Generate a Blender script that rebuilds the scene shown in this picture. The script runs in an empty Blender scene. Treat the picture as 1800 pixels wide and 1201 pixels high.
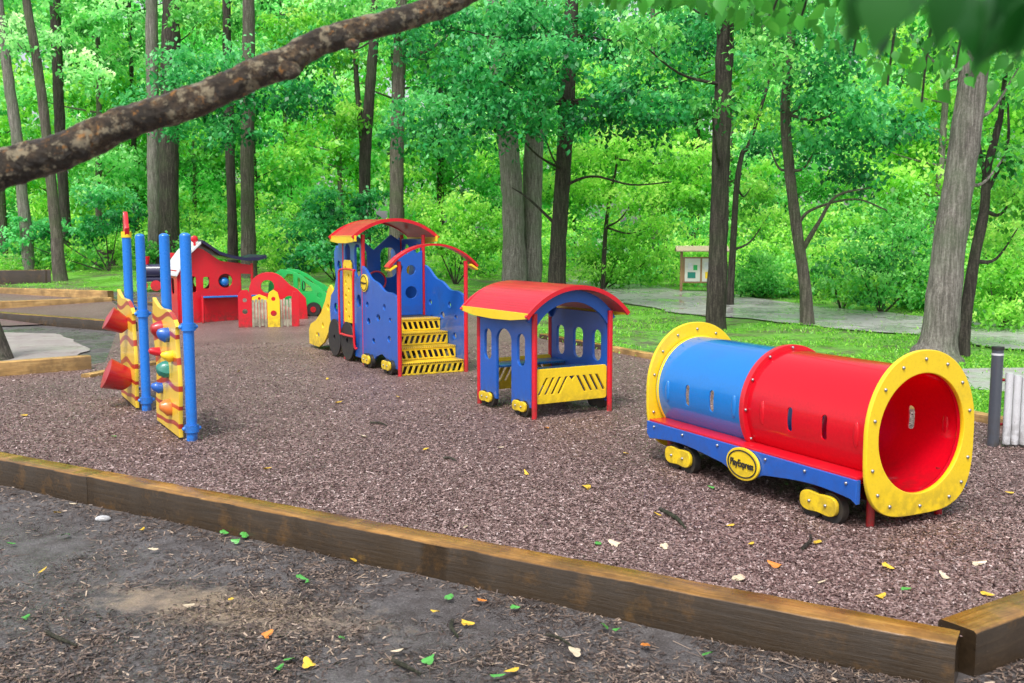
import bpy, bmesh, math, random
import numpy as np
from mathutils import Vector, Matrix, noise
R=math.radians; PI=math.pi
rng=np.random.default_rng(7); random.seed(7)
scene=bpy.context.scene; COL=scene.collection
# ------------------------------------------------------------------ camera
PITCH=R(6.04); H=1.93; F=1700.0
cam=bpy.data.objects.new('camera',bpy.data.cameras.new('camera')); COL.objects.link(cam)
cam.location=(0,0,H); cam.rotation_euler=(PI/2-PITCH,0,0)
cam.data.lens=34; cam.data.sensor_width=36; cam.data.clip_end=900; cam.data.clip_start=.05
cam.data.dof.use_dof=True; cam.data.dof.focus_distance=10; cam.data.dof.aperture_fstop=5.2
scene.camera=cam
def gz(X,Y):
    s=.05+(.02-.05)*min(1,max(0,(X+5)/8))
    h=s*max(0,Y-22)
    return h if h<2.2 else 2.2+(1-math.exp(-(h-2.2)/1.5))*1.0
def ray(px,py):
    u=(px-900)/F; v=(600.5-py)/F
    return Vector((u,math.cos(PITCH)+v*math.sin(PITCH),-math.sin(PITCH)+v*math.cos(PITCH)))
def gp(px,py,z=None):
    d=ray(px,py); t=.5
    if z is not None: t=(z-H)/d.z; return Vector((0,0,H))+d*t
    while t<200:
        p=Vector((0,0,H))+d*t
        if p.z<=gz(p.x,p.y): break
        t+=.02
    return p
def P(px,py,Y):
    d=ray(px,py); t=Y/d.y
    return Vector((0,0,H))+d*t
# ------------------------------------------------------------------ materials
def nm(name):
    m=bpy.data.materials.new(name); m.use_nodes=True; nt=m.node_tree; nt.nodes.clear()
    out=nt.nodes.new('ShaderNodeOutputMaterial'); return m,nt,out
def N(nt,t,**kw):
    n=nt.nodes.new(t)
    for k,v in kw.items():
        if k in n.inputs.keys(): n.inputs[k].default_value=v
        else: setattr(n,k,v)
    return n
def ramp(nt,fac,stops):
    r=nt.nodes.new('ShaderNodeValToRGB'); e=r.color_ramp.elements
    while len(e)<len(stops): e.new(.5)
    for i,(p,c) in enumerate(stops): e[i].position=p; e[i].color=(*c,1)
    nt.links.new(fac,r.inputs[0]); return r
def coords(nt,scale=(1,1,1)):
    t=nt.nodes.new('ShaderNodeTexCoord'); m=nt.nodes.new('ShaderNodeMapping'); m.inputs['Scale'].default_value=scale
    nt.links.new(t.outputs['Object'],m.inputs[0]); return m.outputs[0]
def noi(nt,vec,scale,detail=4,rough=.55):
    n=N(nt,'ShaderNodeTexNoise'); n.inputs['Scale'].default_value=scale; n.inputs['Detail'].default_value=detail; n.inputs['Roughness'].default_value=rough
    nt.links.new(vec,n.inputs['Vector']); return n.outputs['Fac']
def mixc(nt,fac,a,b,mode='MIX'):
    m=nt.nodes.new('ShaderNodeMix'); m.data_type='RGBA'; m.blend_type=mode
    for s,x in ((m.inputs[0],fac),(m.inputs[6],a),(m.inputs[7],b)):
        if isinstance(x,(int,float)): s.default_value=x
        elif isinstance(x,tuple): s.default_value=(*x,1)
        else: nt.links.new(x,s)
    return m.outputs[2]
def bsdf(nt,out,col,rough=.5,bump=None,bs=.3,bd=.01,spec=.5,coat=0,trans=0):
    b=nt.nodes.new('ShaderNodeBsdfPrincipled')
    if isinstance(col,tuple): b.inputs['Base Color'].default_value=(*col,1)
    else: nt.links.new(col,b.inputs['Base Color'])
    if isinstance(rough,(int,float)): b.inputs['Roughness'].default_value=rough
    else: nt.links.new(rough,b.inputs['Roughness'])
    b.inputs['Specular IOR Level'].default_value=spec; b.inputs['Coat Weight'].default_value=coat; b.inputs['Coat Roughness'].default_value=.08
    if bump is not None:
        n=N(nt,'ShaderNodeBump'); n.inputs['Strength'].default_value=bs; n.inputs['Distance'].default_value=bd
        nt.links.new(bump,n.inputs['Height']); nt.links.new(n.outputs[0],b.inputs['Normal'])
    if trans:
        t=nt.nodes.new('ShaderNodeBsdfTranslucent'); nt.links.new(col,t.inputs[0]); mx=nt.nodes.new('ShaderNodeMixShader'); mx.inputs[0].default_value=trans
        nt.links.new(b.outputs[0],mx.inputs[1]); nt.links.new(t.outputs[0],mx.inputs[2]); nt.links.new(mx.outputs[0],out.inputs[0])
    else: nt.links.new(b.outputs[0],out.inputs[0])
    return b
def rrange(nt,fac,a,b):
    m=nt.nodes.new('ShaderNodeMapRange'); m.inputs[3].default_value=a; m.inputs[4].default_value=b; nt.links.new(fac,m.inputs[0]); return m.outputs[0]
def paint(name,c,rough=.35,dirt=.45,grime=(.06,.045,.03),coat=.5,trans=0):
    m,nt,out=nm(name); v=coords(nt)
    a=noi(nt,v,3,6,.65); b=noi(nt,v,45,3,.6)
    base=mixc(nt,ramp(nt,b,[(.3,(0,0,0)),(.75,(.35,.35,.35))]).outputs[0],c,tuple(x*.72 for x in c))
    col=mixc(nt,ramp(nt,a,[(.55,(0,0,0)),(.85,(dirt,dirt,dirt))]).outputs[0],base,grime)
    sep=nt.nodes.new('ShaderNodeSeparateXYZ'); nt.links.new(v,sep.inputs[0])
    zz=nt.nodes.new('ShaderNodeMapRange'); zz.inputs[1].default_value=.0; zz.inputs[2].default_value=.35; zz.inputs[3].default_value=.6; zz.inputs[4].default_value=0
    nt.links.new(sep.outputs[2],zz.inputs[0])
    mm=nt.nodes.new('ShaderNodeMath'); mm.operation='MULTIPLY'; nt.links.new(zz.outputs[0],mm.inputs[0]); nt.links.new(ramp(nt,noi(nt,v,14,5),[(.4,(0,0,0)),(.6,(1,1,1))]).outputs[0],mm.inputs[1])
    col=mixc(nt,mm.outputs[0],col,grime)
    sp=noi(nt,v,110,2,.5); col=mixc(nt,ramp(nt,sp,[(.68,(0,0,0)),(.74,(dirt*1.2,)*3)]).outputs[0],col,grime)
    bsdf(nt,out,col,rrange(nt,a,rough*.6,rough*1.6),b,.1,.004,.5,coat,trans)
    return m
RED=paint('red_plastic',(.66,.006,.02)); BLUE=paint('blue_plastic',(.01,.11,.5)); YEL=paint('yellow_plastic',(.93,.65,.015),.4,.4,(.16,.11,.03))
DRED=paint('dark_red_plastic',(.42,.008,.016)); GREEN=paint('green_plastic',(.02,.48,.1)); BLACK=paint('black_rubber',(.02,.02,.02),.6,coat=.1)
NAVY=paint('navy_plastic',(.015,.015,.06)); WHITE=paint('white_paint',(.75,.77,.8),.4); ORANGE=paint('orange_plastic',(.75,.2,.03)); TEAL=paint('teal_plastic',(.01,.22,.17))
LBLUE=paint('bright_blue_plastic',(.012,.26,.78),.16,.2,coat=1,trans=.25); LRED=paint('glossy_red_plastic',(.92,.006,.028),.16,.12,coat=1,trans=.45)
POSTB=paint('blue_post_paint',(.015,.2,.72),.25,.3); GREYM=paint('grey_metal',(.62,.63,.65),.4); DARKM=paint('dark_metal',(.07,.08,.1),.3)
def metal(name,c,rough):
    m,nt,out=nm(name); v=coords(nt); a=noi(nt,v,30); b=bsdf(nt,out,mixc(nt,a,c,tuple(x*.6 for x in c)),rough); b.inputs['Metallic'].default_value=.9; return m
STEEL=metal('bolt_steel',(.5,.5,.52),.35)
def perforated(name,c,dark,scale=55):
    m,nt,out=nm(name); v=coords(nt)
    vo=N(nt,'ShaderNodeTexVoronoi'); vo.inputs['Scale'].default_value=scale; vo.inputs['Randomness'].default_value=.0; nt.links.new(v,vo.inputs['Vector'])
    r=ramp(nt,vo.outputs['Distance'],[(.22,(0,0,0)),(.34,(1,1,1))])
    a=noi(nt,v,4,5); col=mixc(nt,r.outputs[0],dark,mixc(nt,ramp(nt,a,[(.4,(0,0,0)),(.8,(.5,.5,.5))]).outputs[0],c,tuple(x*.5 for x in c)))
    bsdf(nt,out,col,.3,r.outputs[0],.4,.006,.5,.3); return m
ROOFR=perforated('red_studded_plastic',(.62,.006,.022),(.34,.004,.012),38); SEATB=perforated('blue_mesh_plastic',(.02,.18,.5),(.01,.02,.06),40)
TREAD=perforated('yellow_tread',(.85,.56,.03),(.1,.06,.02),30)
def barkm(name,c1,c2,moss,ms=.3,sc=1.0):
    m,nt,out=nm(name); v=coords(nt,(13*sc,13*sc,1.2*sc)); v2=coords(nt)
    a=noi(nt,v,1.8,10,.78); b=noi(nt,v2,1.2,5); f2=noi(nt,v2,28,5,.7)
    h=mixc(nt,.25,a,f2)
    col=ramp(nt,h,[(.35,tuple(x*.3 for x in c1)),(.49,c1),(.64,c2)]).outputs[0]
    col=mixc(nt,ramp(nt,b,[(.46,(0,0,0)),(.66,(ms,ms,ms))]).outputs[0],col,moss)
    bsdf(nt,out,col,.8,h,1,.05,.25); return m
BK_PALE=barkm('pale_bark',(.17,.155,.135),(.4,.375,.335),(.12,.18,.09),.45); BK_DARK=barkm('dark_bark',(.04,.034,.028),(.13,.112,.092),(.05,.09,.03))
BK_MID=barkm('mid_bark',(.095,.083,.067),(.25,.22,.185),(.08,.13,.045),.5)
def near_bark():
    m,nt,out=nm('lichen_bark'); v=coords(nt)
    a=noi(nt,v,80,9,.82); b=noi(nt,v,24,9,.78); c=noi(nt,v,34,8,.78); e=noi(nt,v,10,7,.72)
    col=ramp(nt,a,[(.38,(.006,.004,.003)),(.5,(.06,.036,.018)),(.62,(.26,.17,.08))]).outputs[0]
    col=mixc(nt,ramp(nt,e,[(.46,(0,0,0)),(.54,(.85,.85,.85))]).outputs[0],col,mixc(nt,a,(.006,.005,.003),(.05,.035,.02)))
    col=mixc(nt,ramp(nt,b,[(.53,(0,0,0)),(.565,(.85,.85,.85))]).outputs[0],col,mixc(nt,a,(.1,.085,.05),(.6,.5,.32)))
    col=mixc(nt,ramp(nt,c,[(.585,(0,0,0)),(.62,(.9,.9,.9))]).outputs[0],col,mixc(nt,a,(.24,.08,.015),(.6,.29,.06)))
    vo=N(nt,'ShaderNodeTexVoronoi'); vo.inputs['Scale'].default_value=60; nt.links.new(v,vo.inputs['Vector'])
    bsdf(nt,out,col,.35,mixc(nt,.5,a,mixc(nt,.5,b,vo.outputs['Distance'])),1.0,.02,.5); return m
BK_NEAR=near_bark()
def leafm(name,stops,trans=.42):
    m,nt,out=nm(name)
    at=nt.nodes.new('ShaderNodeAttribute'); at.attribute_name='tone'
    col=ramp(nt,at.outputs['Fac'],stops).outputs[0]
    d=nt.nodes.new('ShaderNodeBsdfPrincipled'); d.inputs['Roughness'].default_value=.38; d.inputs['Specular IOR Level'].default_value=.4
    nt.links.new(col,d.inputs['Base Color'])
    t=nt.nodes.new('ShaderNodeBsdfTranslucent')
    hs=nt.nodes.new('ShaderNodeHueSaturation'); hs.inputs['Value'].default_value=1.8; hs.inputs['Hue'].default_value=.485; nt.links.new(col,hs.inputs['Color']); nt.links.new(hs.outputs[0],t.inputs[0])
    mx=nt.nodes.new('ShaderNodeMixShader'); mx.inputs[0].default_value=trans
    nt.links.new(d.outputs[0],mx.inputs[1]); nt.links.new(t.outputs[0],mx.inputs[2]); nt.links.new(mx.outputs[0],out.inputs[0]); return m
LF_TEAL=leafm('blue_green_leaves',[(0,(.006,.085,.026)),(.42,(.035,.33,.09)),(1,(.22,.7,.26))])
LF_MID=leafm('mid_green_leaves',[(0,(.012,.12,.022)),(.42,(.075,.42,.07)),(1,(.34,.75,.2))])
LF_YEL=leafm('yellow_green_leaves',[(0,(.035,.22,.02)),(.42,(.19,.56,.06)),(1,(.58,.86,.2))],.48)
LF_DARK=leafm('dark_green_leaves',[(0,(.004,.045,.015)),(.6,(.015,.18,.05)),(1,(.08,.42,.1))])
LF_FAR=leafm('distant_leaves',[(0,(.05,.3,.08)),(.33,(.18,.58,.18)),(.62,(.42,.8,.33)),(1,(.8,.95,.58))],.5)  # paler greens: haze of distance painted into the leaf colour
LF_NEAR=leafm('near_leaves',[(0,(.004,.06,.01)),(1,(.08,.45,.05))],.4)
def chipm(name,stops,rough=.5):
    m,nt,out=nm(name); at=nt.nodes.new('ShaderNodeAttribute'); at.attribute_name='tone'
    bsdf(nt,out,ramp(nt,at.outputs['Fac'],stops).outputs[0],rough,None,spec=.6); return m
CHIP=chipm('wood_chip',[(0,(.05,.029,.027)),(.35,(.16,.096,.086)),(.7,(.34,.235,.215)),(1,(.66,.54,.52))],.36)
LITTER=chipm('litter',[(0,(.018,.012,.01)),(.4,(.08,.055,.045)),(.75,(.25,.18,.135)),(1,(.56,.44,.32))])
GRASS=leafm('grass_blades',[(0,(.035,.2,.018)),(.5,(.15,.48,.035)),(1,(.44,.78,.13))],.4)
def mulchm():
    m,nt,out=nm('mulch'); v=coords(nt)
    vo=N(nt,'ShaderNodeTexVoronoi'); vo.inputs['Scale'].default_value=85; nt.links.new(v,vo.inputs['Vector'])
    sx=nt.nodes.new('ShaderNodeSeparateColor'); nt.links.new(vo.outputs['Color'],sx.inputs[0])
    a=noi(nt,v,140,5,.7); big=noi(nt,v,.7,6,.62)
    col=ramp(nt,sx.outputs[0],[(0,(.05,.03,.028)),(.5,(.15,.093,.084)),(.85,(.3,.21,.19)),(1,(.5,.39,.365))]).outputs[0]
    col=mixc(nt,.5,col,ramp(nt,a,[(.3,(.055,.033,.03)),(.7,(.35,.24,.215))]).outputs[0])
    col=mixc(nt,ramp(nt,big,[(.42,(0,0,0)),(.6,(.55,.55,.55))]).outputs[0],col,mixc(nt,.6,col,(.065,.04,.036)))
    bsdf(nt,out,col,rrange(nt,sx.outputs[1],.28,.7),mixc(nt,.5,sx.outputs[2],a),.85,.014,.55); return m
MULCH=mulchm()
def groundm():
    m,nt,out=nm('ground_earth_and_grass'); v=coords(nt)
    at=nt.nodes.new('ShaderNodeAttribute'); at.attribute_name='dirt'
    a=noi(nt,v,85,7,.75); b=noi(nt,v,1.1,6,.6); c=noi(nt,v,6,7,.68)
    dirt=ramp(nt,a,[(.3,(.03,.027,.027)),(.5,(.115,.105,.104)),(.72,(.27,.25,.245))]).outputs[0]
    dirt=mixc(nt,ramp(nt,c,[(.44,(0,0,0)),(.62,(.7,.7,.7))]).outputs[0],dirt,mixc(nt,a,(.012,.01,.009),(.08,.062,.055)))
    tc=nt.nodes.new('ShaderNodeTexCoord'); mp=nt.nodes.new('ShaderNodeMapping'); mp.vector_type='TEXTURE'; mp.inputs['Location'].default_value=(-1.6,5.35,0); mp.inputs['Rotation'].default_value=(0,0,R(-20)); mp.inputs['Scale'].default_value=(1.0,.36,10)
    nt.links.new(tc.outputs['Object'],mp.inputs[0]); ln=nt.nodes.new('ShaderNodeVectorMath'); ln.operation='LENGTH'; nt.links.new(mp.outputs[0],ln.inputs[0])
    ad=nt.nodes.new('ShaderNodeMath'); ad.operation='ADD'; nt.links.new(ln.outputs['Value'],ad.inputs[0]); nt.links.new(rrange(nt,c,-1.3,1.3),ad.inputs[1])
    dirt=mixc(nt,ramp(nt,ad.outputs[0],[(.35,(.75,.75,.75)),(1.1,(0,0,0))]).outputs[0],dirt,mixc(nt,a,(.14,.09,.05),(.55,.42,.29)))
    grass=ramp(nt,noi(nt,v,25,6,.7),[(.3,(.025,.13,.015)),(.5,(.12,.36,.03)),(.7,(.33,.64,.08))]).outputs[0]
    brown=ramp(nt,a,[(.3,(.04,.038,.022)),(.7,(.2,.16,.11))]).outputs[0]
    gr=mixc(nt,ramp(nt,noi(nt,v,.9,6,.7),[(.48,(0,0,0)),(.58,(.8,.8,.8))]).outputs[0],grass,brown)
    add=nt.nodes.new('ShaderNodeMath'); add.operation='ADD'; nt.links.new(at.outputs['Fac'],add.inputs[0]); nt.links.new(rrange(nt,c,-.5,.5),add.inputs[1])
    k=ramp(nt,add.outputs[0],[(.42,(0,0,0)),(.58,(1,1,1))]).outputs[0]
    col=mixc(nt,k,gr,dirt)
    rr=ramp(nt,b,[(.42,(.2,.2,.2)),(.6,(.7,.7,.7))]).outputs[0]
    bsdf(nt,out,col,rr,mixc(nt,.5,a,c),.9,.025,.6); return m
GROUND=groundm()
def pathm(name,c,lo=.06,hi=.5,br=.6,brc=(.16,.12,.08)):
    m,nt,out=nm(name); v=coords(nt); a=noi(nt,v,70,5,.7); b=noi(nt,v,.9,6,.6); d=noi(nt,v,3.5,8,.75)
    col=mixc(nt,ramp(nt,b,[(.4,(0,0,0)),(.6,(.5,.5,.5))]).outputs[0],mixc(nt,a,tuple(x*.6 for x in c),tuple(x*1.3 for x in c)),tuple(x*.55 for x in c))
    col=mixc(nt,ramp(nt,d,[(.52,(0,0,0)),(.64,(br,)*3)]).outputs[0],col,brc)
    bsdf(nt,out,col,ramp(nt,b,[(.4,(lo,)*3),(.6,(hi,)*3)]).outputs[0],a,.2,.004); return m
PATH=pathm('wet_asphalt',(.48,.47,.46)); SANDY=pathm('grey_packed_dirt',(.38,.34,.32),.4,.8,.6,(.15,.1,.08))
def woodm(name,c1,c2,rough=.35,axis=0,dark=.97,f1=(.008,.006,.004),f2=(.055,.037,.022)):
    m,nt,out=nm(name); sc=[14,14,14]; sc[axis]=.9; v=coords(nt,tuple(sc)); v2=coords(nt)
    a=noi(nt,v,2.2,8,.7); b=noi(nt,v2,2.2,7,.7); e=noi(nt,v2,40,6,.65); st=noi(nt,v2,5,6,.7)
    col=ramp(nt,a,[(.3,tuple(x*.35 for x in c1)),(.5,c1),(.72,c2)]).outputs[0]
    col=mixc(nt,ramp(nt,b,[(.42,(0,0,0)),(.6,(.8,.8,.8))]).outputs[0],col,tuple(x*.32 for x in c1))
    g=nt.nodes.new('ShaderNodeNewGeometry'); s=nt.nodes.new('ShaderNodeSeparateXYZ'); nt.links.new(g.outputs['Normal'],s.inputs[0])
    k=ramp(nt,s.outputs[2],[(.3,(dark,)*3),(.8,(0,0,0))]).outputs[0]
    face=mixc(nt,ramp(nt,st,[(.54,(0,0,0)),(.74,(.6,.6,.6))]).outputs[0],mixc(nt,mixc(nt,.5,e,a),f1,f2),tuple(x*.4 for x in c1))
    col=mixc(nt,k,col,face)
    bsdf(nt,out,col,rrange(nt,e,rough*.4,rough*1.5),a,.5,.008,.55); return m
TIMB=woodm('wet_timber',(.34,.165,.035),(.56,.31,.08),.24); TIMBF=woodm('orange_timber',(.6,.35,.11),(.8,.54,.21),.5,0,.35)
KWOOD=paint('brown_wood',(.36,.21,.1),.6); KROOF=paint('shingle',(.5,.4,.28),.8); PAPER=paint('notice_paper',(.75,.76,.68),.7,.6)
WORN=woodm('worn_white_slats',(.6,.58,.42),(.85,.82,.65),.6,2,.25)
def flame():
    m,nt,out=nm('yellow_red_wavy_paint'); v=coords(nt,(1,.8,1))
    w=N(nt,'ShaderNodeTexWave'); w.bands_direction='Z'; w.inputs['Scale'].default_value=1.5; w.inputs['Distortion'].default_value=4; w.inputs['Detail'].default_value=0; w.inputs['Detail Scale'].default_value=1.1
    nt.links.new(v,w.inputs['Vector'])
    r=ramp(nt,w.outputs['Fac'],[(.84,(0,0,0)),(.89,(1,1,1))]).outputs[0]
    col=mixc(nt,r,mixc(nt,noi(nt,v,6,5),(.95,.64,.03),(.75,.5,.06)),(.45,.04,.012)); bsdf(nt,out,col,.35,None,coat=.4); return m
FLAME=flame()
# ------------------------------------------------------------------ object helpers
def fin(me,ang=35):
    me.shade_smooth(); me.set_sharp_from_angle(angle=R(ang))
def link(name,me,mat=None,parent=None,smooth=True):
    o=bpy.data.objects.new(name,me); COL.objects.link(o)
    if mat:
        me.materials.clear(); me.materials.append(mat)
    if smooth: fin(me)
    if parent: o.parent=parent
    return o
def tag(o,label,cat,group=None,kind=None):
    if kind: o['kind']=kind
    if label: o['label']=label
    if cat: o['category']=cat
    if group: o['group']=group
    return o
def thing(name,label,cat,loc,rz=0,group=None):
    o=bpy.data.objects.new(name,None); COL.objects.link(o); o.location=loc; o.rotation_euler=(0,0,rz); o.empty_display_size=.1
    return tag(o,label,cat,group)
class MB:
    def __init__(s): s.bm=bmesh.new()
    def box(s,c,d,rot=None,bev=.006):
        M_=Matrix.Translation(c)@(rot or Matrix())@Matrix.Diagonal((*d,1))
        r=bmesh.ops.create_cube(s.bm,size=1,matrix=M_)
        if bev: bmesh.ops.bevel(s.bm,geom=list({e for v in r['verts'] for e in v.link_edges}),offset=bev,segments=2,affect='EDGES',profile=.6)
        return s
    def cyl(s,p0,p1,r0,r1=None,seg=20,cap=True):
        p0=Vector(p0);p1=Vector(p1); r1=r0 if r1 is None else r1
        d=p1-p0; q=d.to_track_quat('Z','Y').to_matrix().to_4x4()
        bmesh.ops.create_cone(s.bm,cap_ends=cap,segments=seg,radius1=r0,radius2=r1,depth=d.length,matrix=Matrix.Translation((p0+p1)/2)@q); return s
    def sph(s,c,r,sc=(1,1,1),seg=16):
        bmesh.ops.create_uvsphere(s.bm,u_segments=seg,v_segments=seg//2+2,radius=r,matrix=Matrix.Translation(c)@Matrix.Diagonal((*sc,1))); return s
    def tube(s,pts,rad,seg=14,amp=0,freq=2,cap=True):
        rings=[]; n=len(pts); up=Vector((.13,1,.07)).normalized()
        for i,p in enumerate(pts):
            p=Vector(p); d=(Vector(pts[min(n-1,i+1)])-Vector(pts[max(0,i-1)])).normalized()
            x=d.cross(up); x.normalize(); y=d.cross(x)
            ring=[]
            for k in range(seg):
                a=2*PI*k/seg; w=(x*math.cos(a)+y*math.sin(a)); r=rad[i]
                if amp: r*=1+amp*noise.noise((p+w*rad[i])*freq)+amp*.5*noise.noise((p+w*rad[i])*freq*3.1)
                ring.append(s.bm.verts.new(p+w*r))
            rings.append(ring)
        for a,b in zip(rings,rings[1:]):
            for k in range(seg): s.bm.faces.new((a[k],a[(k+1)%seg],b[(k+1)%seg],b[k]))
        if cap:
            s.bm.faces.new(rings[0][::-1]); s.bm.faces.new(rings[-1])
        return s
    def arc(s,x0,x1,y0,y1,ez,pz,th,n=24):
        h=(x1-x0)/2; cx=(x0+x1)/2; sag=pz-ez; Rr=(h*h+sag*sag)/(2*sag); A=math.asin(min(1,h/Rr)); L=[]
        for i in range(n+1):
            a=-A+2*A*i/n
            L.append([s.bm.verts.new((cx+(Rr+dd)*math.sin(a),y,pz-Rr+(Rr+dd)*math.cos(a))) for (dd,y) in ((0,y0),(th,y0),(th,y1),(0,y1))])
        for a,b in zip(L,L[1:]):
            for k in range(4): s.bm.faces.new((a[k],a[(k+1)%4],b[(k+1)%4],b[k]))
        s.bm.faces.new(L[0]); s.bm.faces.new(L[-1][::-1]); return s
    def build(s,name,mat,parent=None,ang=35):
        bmesh.ops.recalc_face_normals(s.bm,faces=s.bm.faces); me=bpy.data.meshes.new(name); s.bm.to_mesh(me); s.bm.free()
        o=link(name,me,mat,parent,False); fin(me,ang); return o
def side(x): return Matrix(((0,0,1,x),(1,0,0,0),(0,1,0,0),(0,0,0,1)))
def end(y): return Matrix(((1,0,0,0),(0,0,-1,y),(0,1,0,0),(0,0,0,1)))
def circ(cx,cy,r,ry=None,n=40): return [(cx+r*math.cos(2*PI*i/n),cy+(ry or r)*math.sin(2*PI*i/n)) for i in range(n)]
def spow(v,e): return math.copysign(abs(v)**e,v)
def rrect(cx,cy,w,h,r,n=6):
    r=min(r,w/2-1e-4,h/2-1e-4); o=[]
    for sx,sy,a0 in ((1,1,0),(-1,1,90),(-1,-1,180),(1,-1,270)):
        for i in range(n+1):
            a=R(a0+90*i/n); o.append((cx+sx*(w/2-r)+r*math.cos(a),cy+sy*(h/2-r)+r*math.sin(a)))
    return o
def slant(cx,cy,w,h,k): return [(cx-w/2-k,cy-h/2),(cx+w/2-k,cy-h/2),(cx+w/2+k,cy+h/2),(cx-w/2+k,cy+h/2)]
def flat(outer,holes=(),ext=0,bev=0):
    cu=bpy.data.curves.new('c','CURVE'); cu.dimensions='2D'; cu.fill_mode='BOTH'; cu.extrude=ext; cu.bevel_depth=bev; cu.bevel_resolution=1
    for pl in [outer,*holes]:
        s=cu.splines.new('POLY'); s.points.add(len(pl)-1); s.use_cyclic_u=True
        for i,(x,y) in enumerate(pl): s.points[i].co=(x,y,0,1)
    ob=bpy.data.objects.new('c',cu); COL.objects.link(ob); dg=bpy.context.evaluated_depsgraph_get()
    me=bpy.data.meshes.new_from_object(ob.evaluated_get(dg)); bpy.data.objects.remove(ob); bpy.data.curves.remove(cu); return me
def panel(name,outer,holes,th,mat,parent,M_,bev=.004):
    me=flat(outer,holes,th/2-bev,bev); me.transform(M_); me.name=name; return link(name,me,mat,parent)
def text(name,txt,size,mat,parent,M_,ext=.002):
    cu=bpy.data.curves.new('t','FONT'); cu.body=txt; cu.size=size; cu.align_x='CENTER'; cu.align_y='CENTER'; cu.extrude=ext; cu.offset=.0012
    ob=bpy.data.objects.new('t',cu); COL.objects.link(ob); dg=bpy.context.evaluated_depsgraph_get()
    me=bpy.data.meshes.new_from_object(ob.evaluated_get(dg)); bpy.data.objects.remove(ob); me.transform(M_); me.name=name; return link(name,me,mat,parent,False)
def spline(pts,n):
    pts=[Vector(p) for p in pts]; q=[pts[0]*2-pts[1]]+pts+[pts[-1]*2-pts[-2]]; o=[]
    for i in range(1,len(q)-2):
        for k in range(n):
            t=k/n; a,b,c,d=q[i-1:i+3]; o.append(.5*((2*b)+(c-a)*t+(2*a-5*b+4*c-d)*t*t+(3*b-a-3*c+d)*t**3))
    o.append(pts[-1]); return o
def interp(v,n):
    o=[]
    for a,b in zip(v,v[1:]): o+=[a+(b-a)*k/n for k in range(n)]
    return o+[v[-1]]
def qmesh(name,V,Fc,tone=None,attr='tone'):
    me=bpy.data.meshes.new(name); k=Fc.shape[1]; me.vertices.add(len(V)); me.vertices.foreach_set('co',V.astype(np.float32).ravel())
    me.loops.add(Fc.size); me.loops.foreach_set('vertex_index',Fc.astype(np.int32).ravel())
    me.polygons.add(len(Fc)); me.polygons.foreach_set('loop_start',(np.arange(len(Fc))*k).astype(np.int32)); me.update(calc_edges=True)
    if tone is not None:
        a=me.attributes.new(attr,'FLOAT','POINT'); a.data.foreach_set('value',tone.astype(np.float32))
    me.validate(); return me
# ------------------------------------------------------------------ leaves
def leafmesh(name,Pn,size,tone,droop=(.15,1.3),wid=.33):
    n=len(Pn); az=rng.uniform(0,2*PI,n); d=rng.uniform(*droop,n); s=size*rng.uniform(.6,1.25,n)
    L=np.stack([np.cos(az)*np.cos(d),np.sin(az)*np.cos(d),-np.sin(d)],1)
    hs=np.stack([-np.sin(az),np.cos(az),np.zeros(n)],1); up=np.cross(L,hs); ro=rng.uniform(-.9,.9,n)[:,None]
    S=hs*np.cos(ro)+up*np.sin(ro); Nn=np.cross(L,S); s=s[:,None]
    V=np.stack([Pn,Pn+L*.45*s+S*wid*s+Nn*.07*s,Pn+L*s,Pn+L*.45*s-S*wid*s+Nn*.07*s],1).reshape(-1,3)
    return qmesh(name,V,np.arange(4*n).reshape(-1,4),np.repeat(np.clip(tone,0,1),4))
def cloud(clumps,per=42,rad=.45,thick=.24):
    Ps=[];Ts=[]
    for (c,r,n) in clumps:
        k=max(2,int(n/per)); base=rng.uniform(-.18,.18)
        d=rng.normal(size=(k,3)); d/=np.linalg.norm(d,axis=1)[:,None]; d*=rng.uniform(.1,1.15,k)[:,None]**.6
        cc=np.array(c)+d*np.array(r); tt=.42+.26*d[:,2]+rng.normal(0,.15,k)+base  # tone rises with height: shade under each clump is put into leaf colour
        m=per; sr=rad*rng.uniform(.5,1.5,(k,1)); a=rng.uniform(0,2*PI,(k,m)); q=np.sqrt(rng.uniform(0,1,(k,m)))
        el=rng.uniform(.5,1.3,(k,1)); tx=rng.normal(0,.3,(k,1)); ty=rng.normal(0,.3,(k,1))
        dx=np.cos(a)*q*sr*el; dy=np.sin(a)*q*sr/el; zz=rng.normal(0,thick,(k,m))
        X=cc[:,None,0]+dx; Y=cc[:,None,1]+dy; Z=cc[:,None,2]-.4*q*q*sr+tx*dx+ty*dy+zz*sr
        Ps.append(np.stack([X,Y,Z],2).reshape(-1,3)); Ts.append((tt[:,None]+.45*zz+rng.normal(0,.09,(k,m))).ravel())  # lower leaves of a spray darkened too, as painted shade
    return np.concatenate(Ps),np.concatenate(Ts)
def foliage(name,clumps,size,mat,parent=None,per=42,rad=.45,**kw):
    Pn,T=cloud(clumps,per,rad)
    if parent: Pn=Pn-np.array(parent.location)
    return link(name,leafmesh(name,Pn,size,T,**kw),mat,parent,False)
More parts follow.
